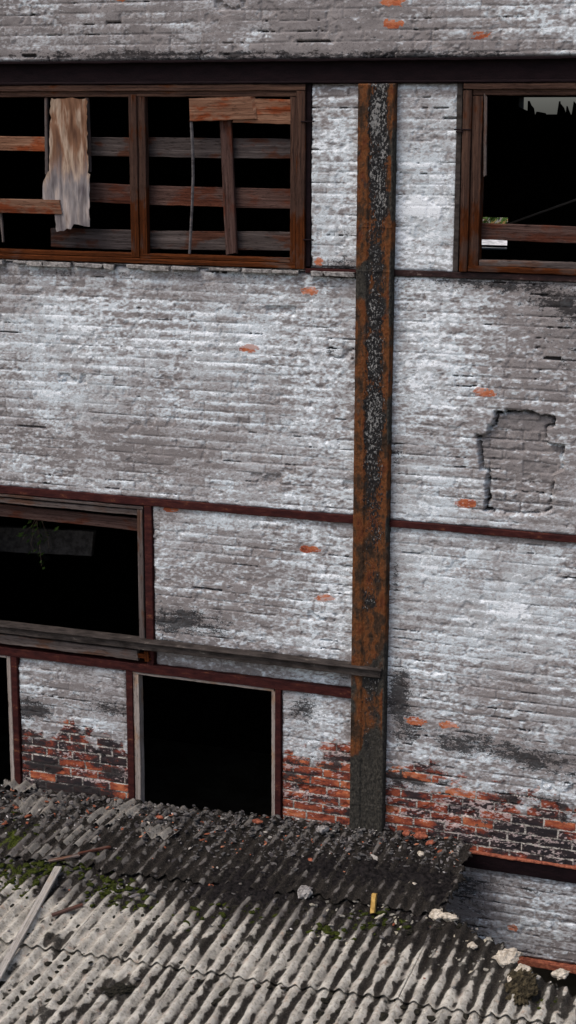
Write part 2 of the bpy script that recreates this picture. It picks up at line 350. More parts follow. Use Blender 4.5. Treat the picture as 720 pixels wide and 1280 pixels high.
def wall_fields(X, Z):
    row, c, fz, fx, bl = cells(X, Z)
    r1, r2, r3, r4 = [h2(c, row, s) for s in (11, 12, 13, 14)]
    dz = np.minimum(fz, 1-fz)*CH; dx = np.minimum(fx, 1-fx)*bl
    n1 = fbm(X*22, Z*34, 20, 3); n2 = fbm(X*55, Z*80, 23, 2)
    m = np.minimum(dz, dx) + .005*(n1-.5)
    joint = 1-ss(.0035, .0095, m)
    streak = fbm(X*3.2, Z*13, 40, 4); fl = fbm(X*16, Z*46, 44, 3); fine = fbm(X*38, Z*85, 46, 2)
    big = fbm(X*1.1, Z*1.3, 50, 3); med = fbm(X*6, Z*9, 55, 3)
    rough_zone = ss(.42, .62, fbm(X*1.7, Z*1.9, 57, 3) + blob(X, Z, RZ))       # where the wash has flaked into specks
    cv = ss(.38, .72, fbm(X*2.3, row*.83, 49, 3))
    micro = fbm(X*70, Z*150, 48, 1)
    white = .42 + .26*(micro-.5) + .26*(streak-.5) + (.07+.42*rough_zone)*(fl-.5) + (.22+.40*rough_zone)*(fine-.5) + .34*(big-.5) + .16*(med-.5) + 1.25*blob(X, Z, WHITE) + .22*(r4-.5) + cv*(.16*np.cos(2*np.pi*fz+.9) - .12*joint)
    stz = blob(X, Z, STREAKY)
    white = white + stz*(.5*np.cos(2*np.pi*fz+.8) + .35*(fbm(X*5, row*3.3, 47, 3)-.5))
    patch = ss(.35, .6, fbm(X*2.5, row*.9, 92, 3))
    e0 = .5 + (np.interp(X, [p[0] for p in ELINE], [p[1] for p in ELINE])-Z)*1.6
    soot = .0 + .26*ss(.25, .0, np.abs(e0-.62))*ss(.45, .6, med) + .22*(fbm(X*2.5, Z*3.5, 60, 4)-.5) + .22*(med-.5) + .30*(fl-.5)*rough_zone + .16*(fine-.5) + 1.25*blob(X, Z, SOOT)
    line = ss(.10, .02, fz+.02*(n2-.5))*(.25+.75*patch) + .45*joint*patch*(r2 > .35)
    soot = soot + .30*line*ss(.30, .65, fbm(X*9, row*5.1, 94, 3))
    el = np.interp(X, [p[0] for p in ELINE], [p[1] for p in ELINE])
    e = .5 + (el-Z)*3.0 + .75*(fbm(X*4, Z*5, 70, 3)-.5) + .40*(r2-.5) + .35*(med-.5) + .2*(fl-.5)
    zb = wp(640, 1082)[1]
    e = np.where(Z < zb, .0 + .3*(med-.5), e)
    e = np.clip(e, -.5, 1.1) - .40*ss(.55, .72, med)*(r4 > .3)
    e = np.where(Z > el+.4, np.minimum(e, .05), e)
    tonebias = -.06 - .42*ss(.85, 1.6, X)*ss(el-.06, el-.30, Z)*(X > 0) - .16*ss(.3, .8, X)*ss(el-.28, el-.42, Z) - .10*(X < -1.9)
    e = e + blob(X, Z, EXPO) + .12*(r2 > .988)*(r1-.3)
    tone = np.clip(.30 + .52*r3 + tonebias + .5*(fbm(X*8, Z*16, 95, 3)-.5), 0, 1)
    one = np.zeros(X.shape, bool)
    for (rr, cc) in _oneids: one |= (row == rr) & (c == cc)
    sh = m - .004 - .012*(med-.3)
    part = one & (1-((fx-.42)/(.28+.14*r1))**2-((fz-.5)/.50)**2+1.1*(fl-.5)+.7*(fine-.5) > .15)
    e = np.where(part, .72+.5*(fl-.5), e); tone = np.where(part, .68+.28*r4, tone); joint = np.where(part, joint*.4, joint)
    soot = np.where(part, soot*.5, soot)
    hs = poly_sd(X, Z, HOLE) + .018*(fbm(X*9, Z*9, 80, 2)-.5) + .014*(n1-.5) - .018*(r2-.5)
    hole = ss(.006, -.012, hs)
    crack = ((fz < .11) | (fz > .95)) & (fbm(X*3, row*3.7, 90, 2) > .90) & (n1 > .48)
    crack |= (h2(c, row, 97) > .995) & (fz < .22)
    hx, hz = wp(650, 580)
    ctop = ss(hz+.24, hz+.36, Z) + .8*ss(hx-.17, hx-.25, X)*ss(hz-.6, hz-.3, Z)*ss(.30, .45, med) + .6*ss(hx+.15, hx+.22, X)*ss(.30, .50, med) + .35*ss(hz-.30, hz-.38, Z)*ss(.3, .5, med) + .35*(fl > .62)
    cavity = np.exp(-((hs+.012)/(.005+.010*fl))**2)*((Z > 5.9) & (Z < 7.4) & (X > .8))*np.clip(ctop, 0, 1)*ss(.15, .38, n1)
    thick = ss(.40, .62, white)
    h = -.0050*joint*(1-.45*thick)*(.12+.88*patch)*(1+1.6*hole) + .0030*(r1-.5)*(.4+patch) + .0022*(fz-.5)*(r2-.2) + (.0006+.0010*rough_zone+.008*hole)*(n1-.5) + .0009*(n2-.5) + .014*(fbm(X*1.3, Z*1.3, 100, 3)-.5) + .0008*thick + .012*(r3-.5)*hole
    h = h + .0012*(fl-.5)*(.3+.9*rough_zone) - .003*line
    rag = fbm(X*13, Z*15, 105, 3)
    h = h - .007*ss(.74, .84, rag) - .045*hole - .075*cavity - .030*crack
    h = h - .020*(h2(c, row, 98) > .982)*ss(.0, .012, m)*(rag > .4)
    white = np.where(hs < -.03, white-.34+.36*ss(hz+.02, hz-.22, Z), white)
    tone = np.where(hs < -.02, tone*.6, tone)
    soot = soot + .35*cavity + .10*hole*ss(.35, .7, fl)*ss(hz-.15, hz+.25, Z) + .45*crack  # edge-gap shade of the broken patch painted in through soot; cracks darkened too
    return h, dict(white=white, soot=soot, expose=e, tone=tone, joint=joint)
def slab(name, x0, x1, z0, z1, fields, mat, yf=0., back=.24, step=.0078, parent=fac, label=None, curve=None, edge=.012):
    nx, nz = max(3, int((x1-x0)/step)), max(3, int((z1-z0)/step))
    xs, zs = np.linspace(x0, x1, nx+1), np.linspace(z0, z1, nz+1)
    X, Z = np.meshgrid(xs, zs); h, at = fields(X, Z)
    # ragged rim: pull edge vertices in and back a little
    ex = np.minimum(X-x0, x1-X); ez = np.minimum(Z-z0, z1-Z); ed = np.minimum(ex, ez)
    rn = fbm(X*14, Z*14, 200, 3)
    h = h - .016*ss(edge*(.4+1.8*rn), 0, ed)
    V = np.stack([X, yf-h, Z], -1).reshape(-1, 3)
    idx = np.arange((nx+1)*(nz+1)).reshape(nz+1, nx+1)
    F = np.stack([idx[:-1, :-1], idx[:-1, 1:], idx[1:, 1:], idx[1:, :-1]], -1).reshape(-1, 4)
    loop = np.concatenate([idx[0, :-1], idx[:-1, -1], idx[-1, :0:-1], idx[:0:-1, 0]])
    B = V[loop].copy(); B[:, 1] = yf+back; nb = len(loop); o = len(V)
    k = np.arange(nb); kn = (k+1) % nb
    SF = np.stack([loop[k], o+k, o+kn, loop[kn]], -1)
    V = np.concatenate([V, B]); 
    a2 = {n: np.concatenate([a.reshape(-1).astype(float), np.asarray(a, dtype=float).reshape(-1)[loop]]) for n, a in at.items()}
    corners = [o+0, o+nx, o+nx+nz, o+2*nx+nz]
    F = np.concatenate([F, SF, np.array([[corners[0], corners[3], corners[2], corners[1]]])])
    return mesh_np(name, V, F, mat, parent, a2, True, label=label)

def zl(*pts): return sum(wp(*p)[1] for p in pts)/len(pts)
def xl(*pts): return sum(wp(*p)[0] for p in pts)/len(pts)
XL, XR = -4.2, 2.6
zB0t, zB0b = zl((0, 76.7), (180, 76), (380, 74), (720, 71)), zl((0, 106), (300, 106), (450, 104), (720, 103))
zR1 = zl((390, 337), (500, 342), (560, 344), (720, 350)); zR2 = zl((0, 612), (240, 630), (400, 645), (490, 654), (560, 659), (720, 674))
zR3 = zl((0, 812), (180, 835.5), (340, 854), (440, 867)); zB5 = zl((580, 1073), (720, 1093.5))
xpl, xpr = xl((450, 105), (447.8, 320), (443.8, 640), (442, 780), (440, 1030)), xl((497.5, 110), (494, 335), (487.7, 640), (485.5, 790), (481, 1020))
zA0, zA1 = zB0b-.005, zl((0, 324), (180, 327), (370, 334))              # upper left window opening
xAr = xl((388, 110), (388, 325))
xBl = xl((573, 105), (569, 336)); zBb = zl((600, 338), (720, 345))
xC = xl((190, 635), (193, 790)); zLt, zLb = zl((0, 775), (190, 797), (440, 829)), zl((0, 787), (190, 806), (440, 841))
xD0a, xD0 = xl((158, 842), (162, 1000)), xl((175, 845), (176, 1000))
xD1, xD1b = xl((341, 862), (339, 1010)), xl((353, 865), (351, 1015))
xE, xEb = xl((12, 820), (13, 970)), xl((23, 820), (26, 975))
zlow = 3.0
zF = zl((640, 1193), (680, 1203))
W = wall_fields
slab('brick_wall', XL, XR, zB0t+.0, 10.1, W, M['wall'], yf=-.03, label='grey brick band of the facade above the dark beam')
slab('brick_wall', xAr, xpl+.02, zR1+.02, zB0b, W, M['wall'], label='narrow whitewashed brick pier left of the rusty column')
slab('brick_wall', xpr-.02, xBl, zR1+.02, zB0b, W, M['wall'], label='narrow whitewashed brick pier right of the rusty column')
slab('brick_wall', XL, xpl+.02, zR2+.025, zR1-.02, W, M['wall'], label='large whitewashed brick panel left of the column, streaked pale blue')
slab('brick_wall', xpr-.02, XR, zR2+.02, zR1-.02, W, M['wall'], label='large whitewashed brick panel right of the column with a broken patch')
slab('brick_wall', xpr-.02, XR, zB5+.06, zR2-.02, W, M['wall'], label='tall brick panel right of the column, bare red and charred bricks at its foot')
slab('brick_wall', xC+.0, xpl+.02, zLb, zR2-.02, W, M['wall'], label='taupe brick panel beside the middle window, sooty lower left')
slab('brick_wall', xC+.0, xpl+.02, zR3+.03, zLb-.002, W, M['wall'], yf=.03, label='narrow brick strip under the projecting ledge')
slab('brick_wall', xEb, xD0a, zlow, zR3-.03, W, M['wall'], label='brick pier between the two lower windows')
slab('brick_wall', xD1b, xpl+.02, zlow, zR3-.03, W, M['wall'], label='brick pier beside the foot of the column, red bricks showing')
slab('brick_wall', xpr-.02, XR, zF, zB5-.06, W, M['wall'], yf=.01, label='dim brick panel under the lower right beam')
# plain brickwork out of the photographed area (hidden behind the shed roof)
slab('brick_wall', XL, xpr-.02, 0, zlow-.002, W, M['wall'], step=.03, yf=.01, label='lower brickwork behind the shed')
slab('brick_wall', XL, XR, 10.102, 11.2, W, M['wall'], step=.025, yf=-.03, label='topmost brickwork of the facade')
slab('brick_wall', xpr-.018, XR, 0, .7, W, M['wall'], step=.03, label='brickwork below the lowest window')
# ------------------------------------------------------------------ column
def col_fields(X, Z):
    u = (X-xpl)/(xpr-xpl); n1 = fbm(X*30, Z*18, 300, 3); n2 = fbm(X*9, Z*5, 305, 4); n3 = fbm(X*55, Z*55, 310, 2)
    h = np.where((u > .33) & (u < .80), -.010, 0.) + .005*(n1-.5) + .004*(n3-.5)
    h = h - .03*(u < .012) - .03*(u > .988)
    zz = [wp(470, y)[1] for y in (105, 260, 300, 345, 420, 560, 640, 800, 850, 900, 960, 1030)]
    fl = np.interp(-Z, [-z for z in zz], [.66, .56, .34, .50, .50, .48, .46, .26, .42, .32, .08, .02])
    flw = np.exp(-((u-.58)/.33)**4)
    flake = fl*flw*1.35 + .45*(n2-.5) + .12*(n1-.5)
    dk = np.interp(-Z, [-z for z in zz], [.45, .40, .15, .60, .34, .18, .24, .22, .58, .42, .70, .80]) + .12*np.exp(-((u-.60)/.2)**2) + .8*(n2-.5)
    dk = dk + .3*(u > .93)
    z900 = wp(450, 900)[1]; dk = dk - .35*np.exp(-((u-.3)/.25)**2-((Z-z900)/.28)**2)
    h = h + .004*ss(.5, .7, flake)*n3
    for y, d in ((1003, .004), (338, .006), (283, .005)):
        z = wp(462, y)[1]; h = h + d*np.exp(-((Z-z)/.006)**2)
    return h, dict(flake=flake, dark=dk)
slab('steel_column', xpl, xpr, 0, zB0b-.002, col_fields, M['col'], yf=-.075, back=.20, step=.007, label='wide rusty steel column with flaking grey and black paint', edge=.004)
# ------------------------------------------------------------------ steel rails and beams
def bar(name, x0, x1, zc, hgt, yf, dp, mat, label=None, rough=.0025, **kw):
    return MB().plank((x0, yf, zc), (x1, yf, zc), hgt, dp, seg=max(4, int((x1-x0)/.035)), rough=rough, **kw).build(name, mat, fac, label)
b = MB()                                     # upper dark beam: a channel, its flanges proud of its web
b.plank((XL, .0, (zB0t+zB0b)/2), (XR, .0, (zB0t+zB0b)/2), zB0t-zB0b, .2, seg=160, rough=.001)
b.plank((XL, -.055, zB0t-.010), (XR, -.055, zB0t-.010), .020, .054, seg=200, rough=.0025)
b.plank((XL, -.042, zB0b+.011), (XR, -.042, zB0b+.011), .018, .041, seg=200, rough=.002)
b.build('steel_beam', M['dark'], fac, 'dark channel beam running across the top of the windows')
t = zB0b-zB0t
bar('steel_rail', xAr-.03, xpl-.002, zR1, .034, -.022, .1, M['red'], 'short thin rail left of the column below the upper windows')
bar('steel_rail', xpr+.002, XR, zR1+.004, .046, -.016, .1, M['rail2'], 'thin rail right of the column below the upper windows')
bar('steel_rail', XL, xpl-.002, zR2, .066, -.024, .1, M['red'], 'thin oxide red rail left of the column at mid height')
bar('steel_rail', xpr+.002, XR, zR2-.004, .052, -.024, .1, M['red'], 'thin oxide red rail right of the column at mid height')
bar('steel_rail', XL, xpl-.002, zR3, .075, -.026, .12, M['red'], 'dark red rail over the lower windows')
bar('steel_beam', xpr+.002, XR, zB5, .125, -.028, .14, M['dark'], 'dark steel beam at the foot of the bare brickwork')
bar('concrete_lip', xpr+.01, XR, zB5+.072, .018, -.038, .05, M['brickred'], rough=.004)
bar('window_lintel', xpr+.01, XR, zF-.028, .05, -.03, .12, M['brickred'], 'red lintel of the lowest window', rough=.003)
# vertical jambs of the steel frame
def jamb(x0, x1, z0, z1, yf, dp, mat, name='steel_jamb', label=None):
    return MB().plank(((x0+x1)/2, yf, z0), ((x0+x1)/2, yf, z1), x1-x0, dp, seg=30, rough=.0018).build(name, mat, fac, label)
xC0 = xl((181.5, 640), (183.5, 790))
jamb(xC0, xC, zR3+.04, zR2-.034, -.02, .1, M['red'], label='red jamb beside the middle left window')
jamb(xD0a, xl((166, 845), (170, 1000)), zlow, zR3-.039, -.022, .1, M['red'], label='red jamb left of the wide lower window')
jamb(xl((345.5, 862), (344, 1010)), xD1b, zlow, zR3-.039, -.022, .1, M['red'], label='red jamb right of the wide lower window')
jamb(xl((16, 820), (18, 970)), xEb, zlow, zR3-.039, -.022, .1, M['red'], label='red jamb of the lower window at the left edge')
jamb(xAr-.035, xAr+.008, zR1+.03, zB0b-.002, -.010, .1, M['dark'], label='dark flaking strip beside the upper left window')
jamb(xBl-.012, xBl+.03, zR1+.03, zB0b-.002, -.008, .1, M['ledge'], label='worn grey strip beside the upper right window')
# projecting ledge, crossing the column
xle = xl((481, 845),)
b = MB(); zc = (zLt+zLb)/2
b.plank((XL, -.120, zc+.030), (xle, -.120, zc+.028), .014, .15, seg=150, rough=.002, ragged=.004)
b.plank((XL, -.095, zc-.010), (xle-.01, -.095, zc-.012), .062, .08, seg=150, rough=.002)
b.build('ledge', M['ledge'], fac, 'dirty projecting ledge crossing in front of the column')
b = MB(); b.plank((XL, -.045, zl((0, 797), (150, 813))+.0), (xl((172, 815),), -.045, zl((0, 797), (150, 813))-.006), .085, .06, seg=60, rough=.004, ragged=.012)
b.build('sill_board', M['wgrey'], fac, 'weathered board under the middle left window')
b = MB(); X0, Z0 = wp(150, 815); X1, Z1 = wp(190, 820)
b.plank((X0-.15, -.04, Z1+.005), (X1-.01, -.04, Z1-.003), .04, .05, rough=.004, ragged=.01).plank((X1-.035, -.046, Z1+.05), (X1-.03, -.046, Z1-.04), .04, .05, rough=.003)
b.build('rotten_wood_end', M['worange'], fac, 'orange rotten wood end beside the middle window')
# ragged brick course under the upper left window
random.seed(5); x = XL
while x < xpl-.03:
    w = random.uniform(.10, .27); zt = zA1-.018; 
    if x+w > xpl-.01: w = xpl-.01-x
    hh = random.uniform(.02, .040)
    MB().plank((x+.006, -.035-random.uniform(0, .035), zt-hh/2-.0), (x+w-.006, -.035-random.uniform(0, .03), zt-hh/2-random.uniform(0, .006)), hh, .08, rough=.004, ragged=.006).build('mortar_ledge', M['rubble'], fac)
    x += w+random.choice((0, 0, .02, .10))

# ------------------------------------------------------------------ windows
def wx(px, py=None, Y=0): return at_y(px, py or 220, Y)
def P3(px, py, Y): 
    p = at_y(px, py, Y); return Vector((p[0], Y, p[2]))
def board(par, a, bb, wpx, Y, th, mat, name='board', label=None, rough=.003, ragged=.006, w1px=None, bow=0, seed=None):
    p0, p1 = P3(*a, Y), P3(*bb, Y); k = 1/155.
    o = MB().plank(p0, p1, wpx*k, th, rough=rough, ragged=ragged, w1=(w1px or wpx)*k, bow=bow, seed=seed).build(name, mat, par, label); return o
def xz(px, py, Y=0.): p = at_y(px, py, Y); return p[0], p[2]
# upper left window: four-sided wooden casing plus mullion
zt, zb = zB0b-.003, zA1-.005
xr = xl((382, 110), (383, 325)); xi = xl((363, 130), (364, 310))
b = MB(); fw = .10
b.plank((XL, -.03, zt-.024), (xr, -.03, zt-.024), .048, .09, seg=130, rough=.0022, seed=1)
b.plank((XL, -.012, zt-.069), (xr-.06, -.012, zt-.069), .046, .09, seg=130, rough=.0022, seed=2)
b.plank((xr-.036, -.032, zb), (xr-.036, -.032, zt-.05), .072, .10, seg=30, rough=.002, seed=3)
b.plank((xi+.024, -.012, zb+.03), (xi+.024, -.012, zt-.095), .052, .10, seg=30, rough=.002, seed=4)
b.plank((XL, -.030, zb+.020), (xr-.075, -.030, zb+.020), .040, .09, seg=130, rough=.0022, seed=5)
b.plank((XL, -.010, zb+.060), (xi-.003, -.010, zb+.060), .036, .09, seg=130, rough=.0022, seed=6)
wA = b.build('window', M['worange'], fac, 'upper left window, rusty brown wooden frame patched with boards')
zi0, zi1 = zb+.08, zt-.095
b = MB(); xm0, xm1 = xl((161, 120), (166, 320)), xl((182, 120), (183, 320))
b.plank((xm0+.035, -.022, zi0-.03), (xm0+.035, -.022, zi1+.02), .07, .08, seg=30, rough=.0022).plank((xm1-.03, -.008, zi0-.01), (xm1-.03, -.008, zi1+.01), .066, .06, seg=30, rough=.002)
b.build('mullion', M['worange'], wA)
YB = .09
board(wA, (60, 182), (165, 184), 23, YB, .025, M['wboard'], seed=11)
board(wA, (183, 184), (366, 186), 24, YB, .025, M['wboard'], seed=12)
board(wA, (-90, 178), (56, 180), 18, YB-.03, .025, M['wwarm'], label='warm brown board nailed across the left pane', seed=13)
board(wA, (108, 240), (165, 243), 24, YB, .025, M['wdark'], seed=14)
board(wA, (183, 244), (366, 249), 24, YB, .025, M['wdark'], seed=15)
board(wA, (64, 297), (165, 300), 25, YB, .025, M['wboard'], seed=16)
board(wA, (183, 300), (366, 302), 23, YB, .025, M['wboard'], seed=17)
board(wA, (-60, 256), (75, 259), 18, -.055, .025, M['wwarm'], label='short pale orange board end in the left pane', seed=18, rough=.0015)
board(wA, (281, 148), (289, 317), 15, .03, .03, M['wdark'], name='upright_board', rough=.002, seed=19)
board(wA, (236, 137), (318, 135), 27, -.02, .022, M['wwarm'], name='top_board', label='split warm brown board along the top of the pane', rough=.004, ragged=.012, seed=20)
board(wA, (290, 138), (366, 140), 29, -.008, .018, M['wwarm'], name='top_board', rough=.004, ragged=.01, seed=21)
b = MB(); b.tube([P3(239, 148, .0), P3(241, 190, -.01), P3(241.5, 220, -.005), P3(240, 260, .0), P3(237, 317, -.01)], .014, 6, .011); b.build('iron_bar', M['iron'], wA, 'thin bent iron bar in the right pane')
b = MB(); b.plank(P3(57, 122, .0), P3(58, 218, .0), .028, .025, rough=.0015); b.build('glazing_bar', M['wgrey'], wA)
b = MB(); b.plank(P3(108, 122, .0), P3(111, 215, .0), .030, .025, rough=.0015); b.build('glazing_bar', M['wgrey'], wA)
b = MB(); b.plank(P3(-1, 250, -.02), P3(3, 300, -.03), .03, .02, rough=.005, ragged=.02, w1=.012); b.build('splinter', M['wgrey'], wA)
# torn hardboard sheet
def torn(name, outline, Y, th, mat, par, label, amp=.02, seed=3):
    pts = [P3(px, py, Y) for px, py in outline]; rs = np.random.RandomState(seed); fine = []
    for i, p in enumerate(pts):
        q = pts[(i+1) % len(pts)]; n = max(1, int((q-p).length/.03))
        for j in range(n):
            r = p.lerp(q, j/n); jit = .004
            fine.append(r+Vector((rs.randn()*jit, 0, rs.randn()*jit)))
    c = sum(fine, Vector())/len(fine); v = []; f = []; uv = []; rings = 5; n = len(fine)
    for s in (0, 1):
        for k in range(rings):
            t = 1-k/rings
            for i, p in enumerate(fine):
                r = c.lerp(p, t); dy = amp*(fbm(A(r.x*5), A(r.z*3), seed, 3)[0]-.5)*2
                v.append((r.x, Y+dy+s*th, r.z))
        v.append((c.x, Y+amp*(fbm(A(c.x*5), A(c.z*3), seed, 3)[0]-.5)*2+s*th, c.z))
    m = rings*n+1
    def add(q):
        f.append(q); uv.extend((v[i][2], v[i][0]) for i in q)
    for s in (0, 1):
        for k in range(rings):
            for i in range(n):
                j = (i+1) % n; a = s*m
                if k < rings-1: q = (a+k*n+i, a+k*n+j, a+(k+1)*n+j, a+(k+1)*n+i)
                else: q = (a+k*n+i, a+k*n+j, a+rings*n)
                add(q if s else q[::-1])
    for i in range(n):
        j = (i+1) % n; add((i, j, m+j, m+i))
    return mesh_np(name, v, f, mat, par, uv=uv, smooth=False, label=label)
k = NT('peeling_hardboard'); u = k.uv(); zc_ = k.n('ShaderNodeSeparateXYZ'); k.put(zc_.inputs[0], k.obj())
f = k.noise(k.scale(u, (2.2, 9, 1)), 1.5, 3, .5, .3); g = k.noise(k.scale(u, (4, 30, 1)), 1.3, 3, .6)
top = k.sst(k.mth('ADD', zc_.outputs[2], k.mth('MULTIPLY', k.mth('SUBTRACT', f, .5), .8)), 8.45, 8.75)
c = k.mix(top, k.ramp(f, [(.3, (.10, .085, .09)), (.5, (.23, .205, .20)), (.62, (.38, .32, .29)), (.75, (.16, .10, .08))]), k.ramp(f, [(.3, (.09, .045, .028)), (.5, (.19, .10, .06)), (.62, (.36, .27, .20)), (.75, (.15, .07, .04))]))
c = k.mul(c, k.ramp(g, [(.3, (.6, .58, .56)), (.6, (1.05, 1.05, 1.05))])); k.bump(k.mth('ADD', f, g), .8, .01); M['hard'] = k.done(c, .9)
torn('torn_sheet', [(63, 123), (108, 123), (110, 215), (112, 219), (112, 283), (92, 280), (88, 286), (70, 290), (68, 262), (53, 248), (54, 226), (62, 212), (62, 180)], -.045, .008, M['hard'], wA, 'torn peeling hardboard sheet hanging in the left pane', amp=.006)
# upper right window
xs0 = xl((580, 105), (576, 335)); zt = zB0b-.003; zb = zBb
b = MB()
b.plank((xs0, -.034, zt-.022), (XR, -.034, zt-.022), .044, .09, seg=90, rough=.0022, seed=31)
b.plank((xs0+.07, -.014, zt-.064), (XR, -.014, zt-.064), .046, .09, seg=90, rough=.0022, seed=32)
b.plank((xs0+.032, -.036, zb), (xs0+.032, -.036, zt-.05), .064, .10, seg=30, rough=.0025, seed=33)
b.plank((xs0+.105, -.016, zb+.045), (xs0+.105, -.016, zt-.09), .080, .10, seg=30, rough=.0025, seed=34)
b.plank((xs0+.07, -.032, zb+.022), (XR, -.032, zb+.018), .044, .09, seg=90, rough=.003, seed=35)
wB = b.build('window', M['worange'], fac, 'upper right window, broken out, orange brown wooden frame')
b = MB(); b.plank((xs0+.15, -.012, zb+.066), (XR, -.012, zb+.062), .044, .09, seg=60, rough=.003); b.build('bottom_rail', M['wgrey'], wB)
board(wB, (598, 289), (800, 297), 19, .06, .03, M['wdark'], label='single brown board across the broken right window', seed=41)
b = MB(); b.plank(P3(607, 120, -.02), P3(606, 220, -.02), .022, .02, rough=.003, ragged=.01); b.build('glazing_bar', M['wgrey'], wB)
for px, py, w in ((578, 162, 20), (384, 152, 16), (385, 300, 12), (574, 165, 8)):
    p = P3(px, py, -.045); b = MB(); b.plank(p-Vector((w/300, 0, 0)), p+Vector((w/300, 0, 0)), .010, .02, rough=.001); b.build('hinge', M['dark'], wB if px > 500 else wA)
# middle left window
b = MB(); zi = zR2-.036
b.plank((XL, -.018, zi-.012), (xC0-.01, -.018, zi-.022), .024, .08, seg=60, rough=.002, seed=51)
b.plank((XL, -.004, zi-.062), (xC0-.05, -.004, zi-.070), .045, .08, seg=60, rough=.003, seed=52)
b.plank((xC0-.045, -.012, zLt-.02), (xC0-.045, -.012, zi-.035), .050, .08, seg=30, rough=.002, seed=53)
wC = b.build('window', M['wgrey'], fac, 'middle left window, broken out, grey wooden frame')
o = board(wC, (-120, 625), (172, 656), 17, .07, .03, M['wdark'], label='dark board slipping across the top of the opening', seed=54)
# lower windows
b = MB(); zi = zR3-.040
b.plank((xD0a+.055, -.012, zi-.012), (xD1+.02, -.012, zi-.014), .024, .08, seg=50, rough=.0018)
b.plank((xD0-.028, -.010, zlow), (xD0-.028, -.010, zi-.026), .055, .08, seg=40, rough=.0022)
b.plank((xD1+.016, -.010, zlow), (xD1+.016, -.010, zi-.026), .034, .08, seg=40, rough=.0018)
b.build('window', M['wpale'], fac, 'wide lower window opening with thin bleached wooden frame')
b = MB(); b.plank((xE+.01, -.010, zlow), (xE+.01, -.010, zi), .040, .08, seg=40, rough=.002).plank((XL, -.012, zi-.012), (xE-.012, -.012, zi-.012), .024, .08, seg=40, rough=.002)
b.build('window', M['wpale'], fac, 'lower window opening cut off by the left edge')
# ------------------------------------------------------------------ interior shell and far openings
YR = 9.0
def cellwall(b, xs, zs, skip, y0, y1):
    for i in range(len(xs)-1):
        for j in range(len(zs)-1):
            if (i, j) not in skip: b.box(xs[i], xs[i+1], y0, y1, zs[j], zs[j+1])
a = at_y(590, 311, YR); bq = at_y(635, 272, YR); c0 = at_y(648, 143, YR); c1 = at_y(800, 121, YR)
b = MB(); xs = [-12, a[0], bq[0], c0[0], 5, 12]; zs = [0, a[2], bq[2], c0[2], c1[2], 11]
xs = sorted(xs)
i1 = xs.index(a[0]); i2 = xs.index(c0[0]); cellwall(b, xs, zs, {(i1, 1), (i2, 3)}, YR, YR+.3)
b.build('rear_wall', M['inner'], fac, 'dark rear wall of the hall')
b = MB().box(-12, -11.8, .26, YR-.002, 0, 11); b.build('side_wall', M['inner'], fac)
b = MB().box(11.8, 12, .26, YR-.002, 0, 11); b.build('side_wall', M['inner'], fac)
# unseen facade beyond the photographed stretch closes the hall
slab('outer_wall', -12, XL-.002, 0, 11.2, W, M['wall'], step=.06, yf=-.01)
slab('outer_wall', XR+.002, 12, 0, 11.2, W, M['wall'], step=.06, yf=-.01)
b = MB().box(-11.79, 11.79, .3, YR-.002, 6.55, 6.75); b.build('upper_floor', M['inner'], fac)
b = MB().box(-12.1, 12.1, -.05, YR+.35, 11.205, 11.4); b.build('flat_roof', M['slate'], fac)
# torn panels in the far slot
b = MB(); rs = np.random.RandomState(4); x = c0[0]-.05
while x < 5:
    w = rs.uniform(.08, .22); h = rs.uniform(.0, .17); z = c0[2]
    b.hexa([(x, YR-.04, z-.05), (x, YR-.01, z-.05), (x+rs.uniform(0, .06), YR-.04, z+h), (x+.02, YR-.01, z+h), (x+w, YR-.04, z-.05), (x+w, YR-.01, z-.05), (x+w-rs.uniform(0, .10), YR-.04, z+h*rs.uniform(.2, .8)), (x+w-.05, YR-.01, z+h*.5)]); x += w*.8
b.build('broken_panel', M['inner'], fac, 'jagged broken panels along the far opening')
p = at_y(619, 308, YR-.05); b = MB().box(a[0]-.02, bq[0]+.02, YR-.05, YR-.02, p[2]-.015, p[2]+.015); b.build('bar', M['inner'], fac)
b = MB(); b.tube([at_y(630, 282, 2.5), at_y(722, 249, 1.5), at_y(800, 222, .9)], .010, 6); b.build('loose_cable', M['wpale'], fac, 'pale cable slanting across the dark upper right window')
b = MB(); b.plank(at_y(-120, 668, 1.6), at_y(115, 680, 1.6), .25, .06, rough=.006, ragged=.02); b.build('inner_joist', M['innerlit'], fac, 'grey joist seen inside the middle left window')
b = MB(); b.plank(at_y(-60, 628, 1.2), at_y(60, 700, 2.2), .06, .04, rough=.004); b.build('fallen_batten', M['inner'], fac)
# hanging twig with leaves inside the middle left window
def leafmesh(b, c, s, rs):
    d = Vector(rs.randn(3)).normalized(); u = d.orthogonal().normalized(); v = d.cross(u); c = Vector(c)
    pts = [c-u*s, c+v*s*.38, c+u*s, c-v*s*.38]; k0 = len(b.v); b.v += [tuple(p) for p in pts]; b.f.append((k0, k0+1, k0+2, k0+3)); b.uv += [(0, 0)]*4
tw = thing('hanging_creeper', 'small green creeper hanging inside the dark middle left window', 'plant', tuple(at_y(48, 655, .5)))
b = MB(); rs = np.random.RandomState(8); L = MB()
for (x0, y0, x1, y1) in ((46, 640, 40, 690), (50, 640, 62, 685), (48, 645, 27, 676), (47, 645, 52, 708)):
    pts = [at_y(x0+(x1-x0)*t/5+rs.randn()*1.2, y0+(y1-y0)*t/5, .5+.04*math.sin(t)) for t in range(6)]
    b.tube(pts, .005, 5, .002)
    for t in np.linspace(.25, 1, 11):
        i = min(4, int(t*5)); p = Vector(pts[i]).lerp(Vector(pts[i+1]), t*5-i) if i < 5 else Vector(pts[5])
        leafmesh(L, p+Vector(rs.randn(3))*.03, rs.uniform(.022, .042), rs)
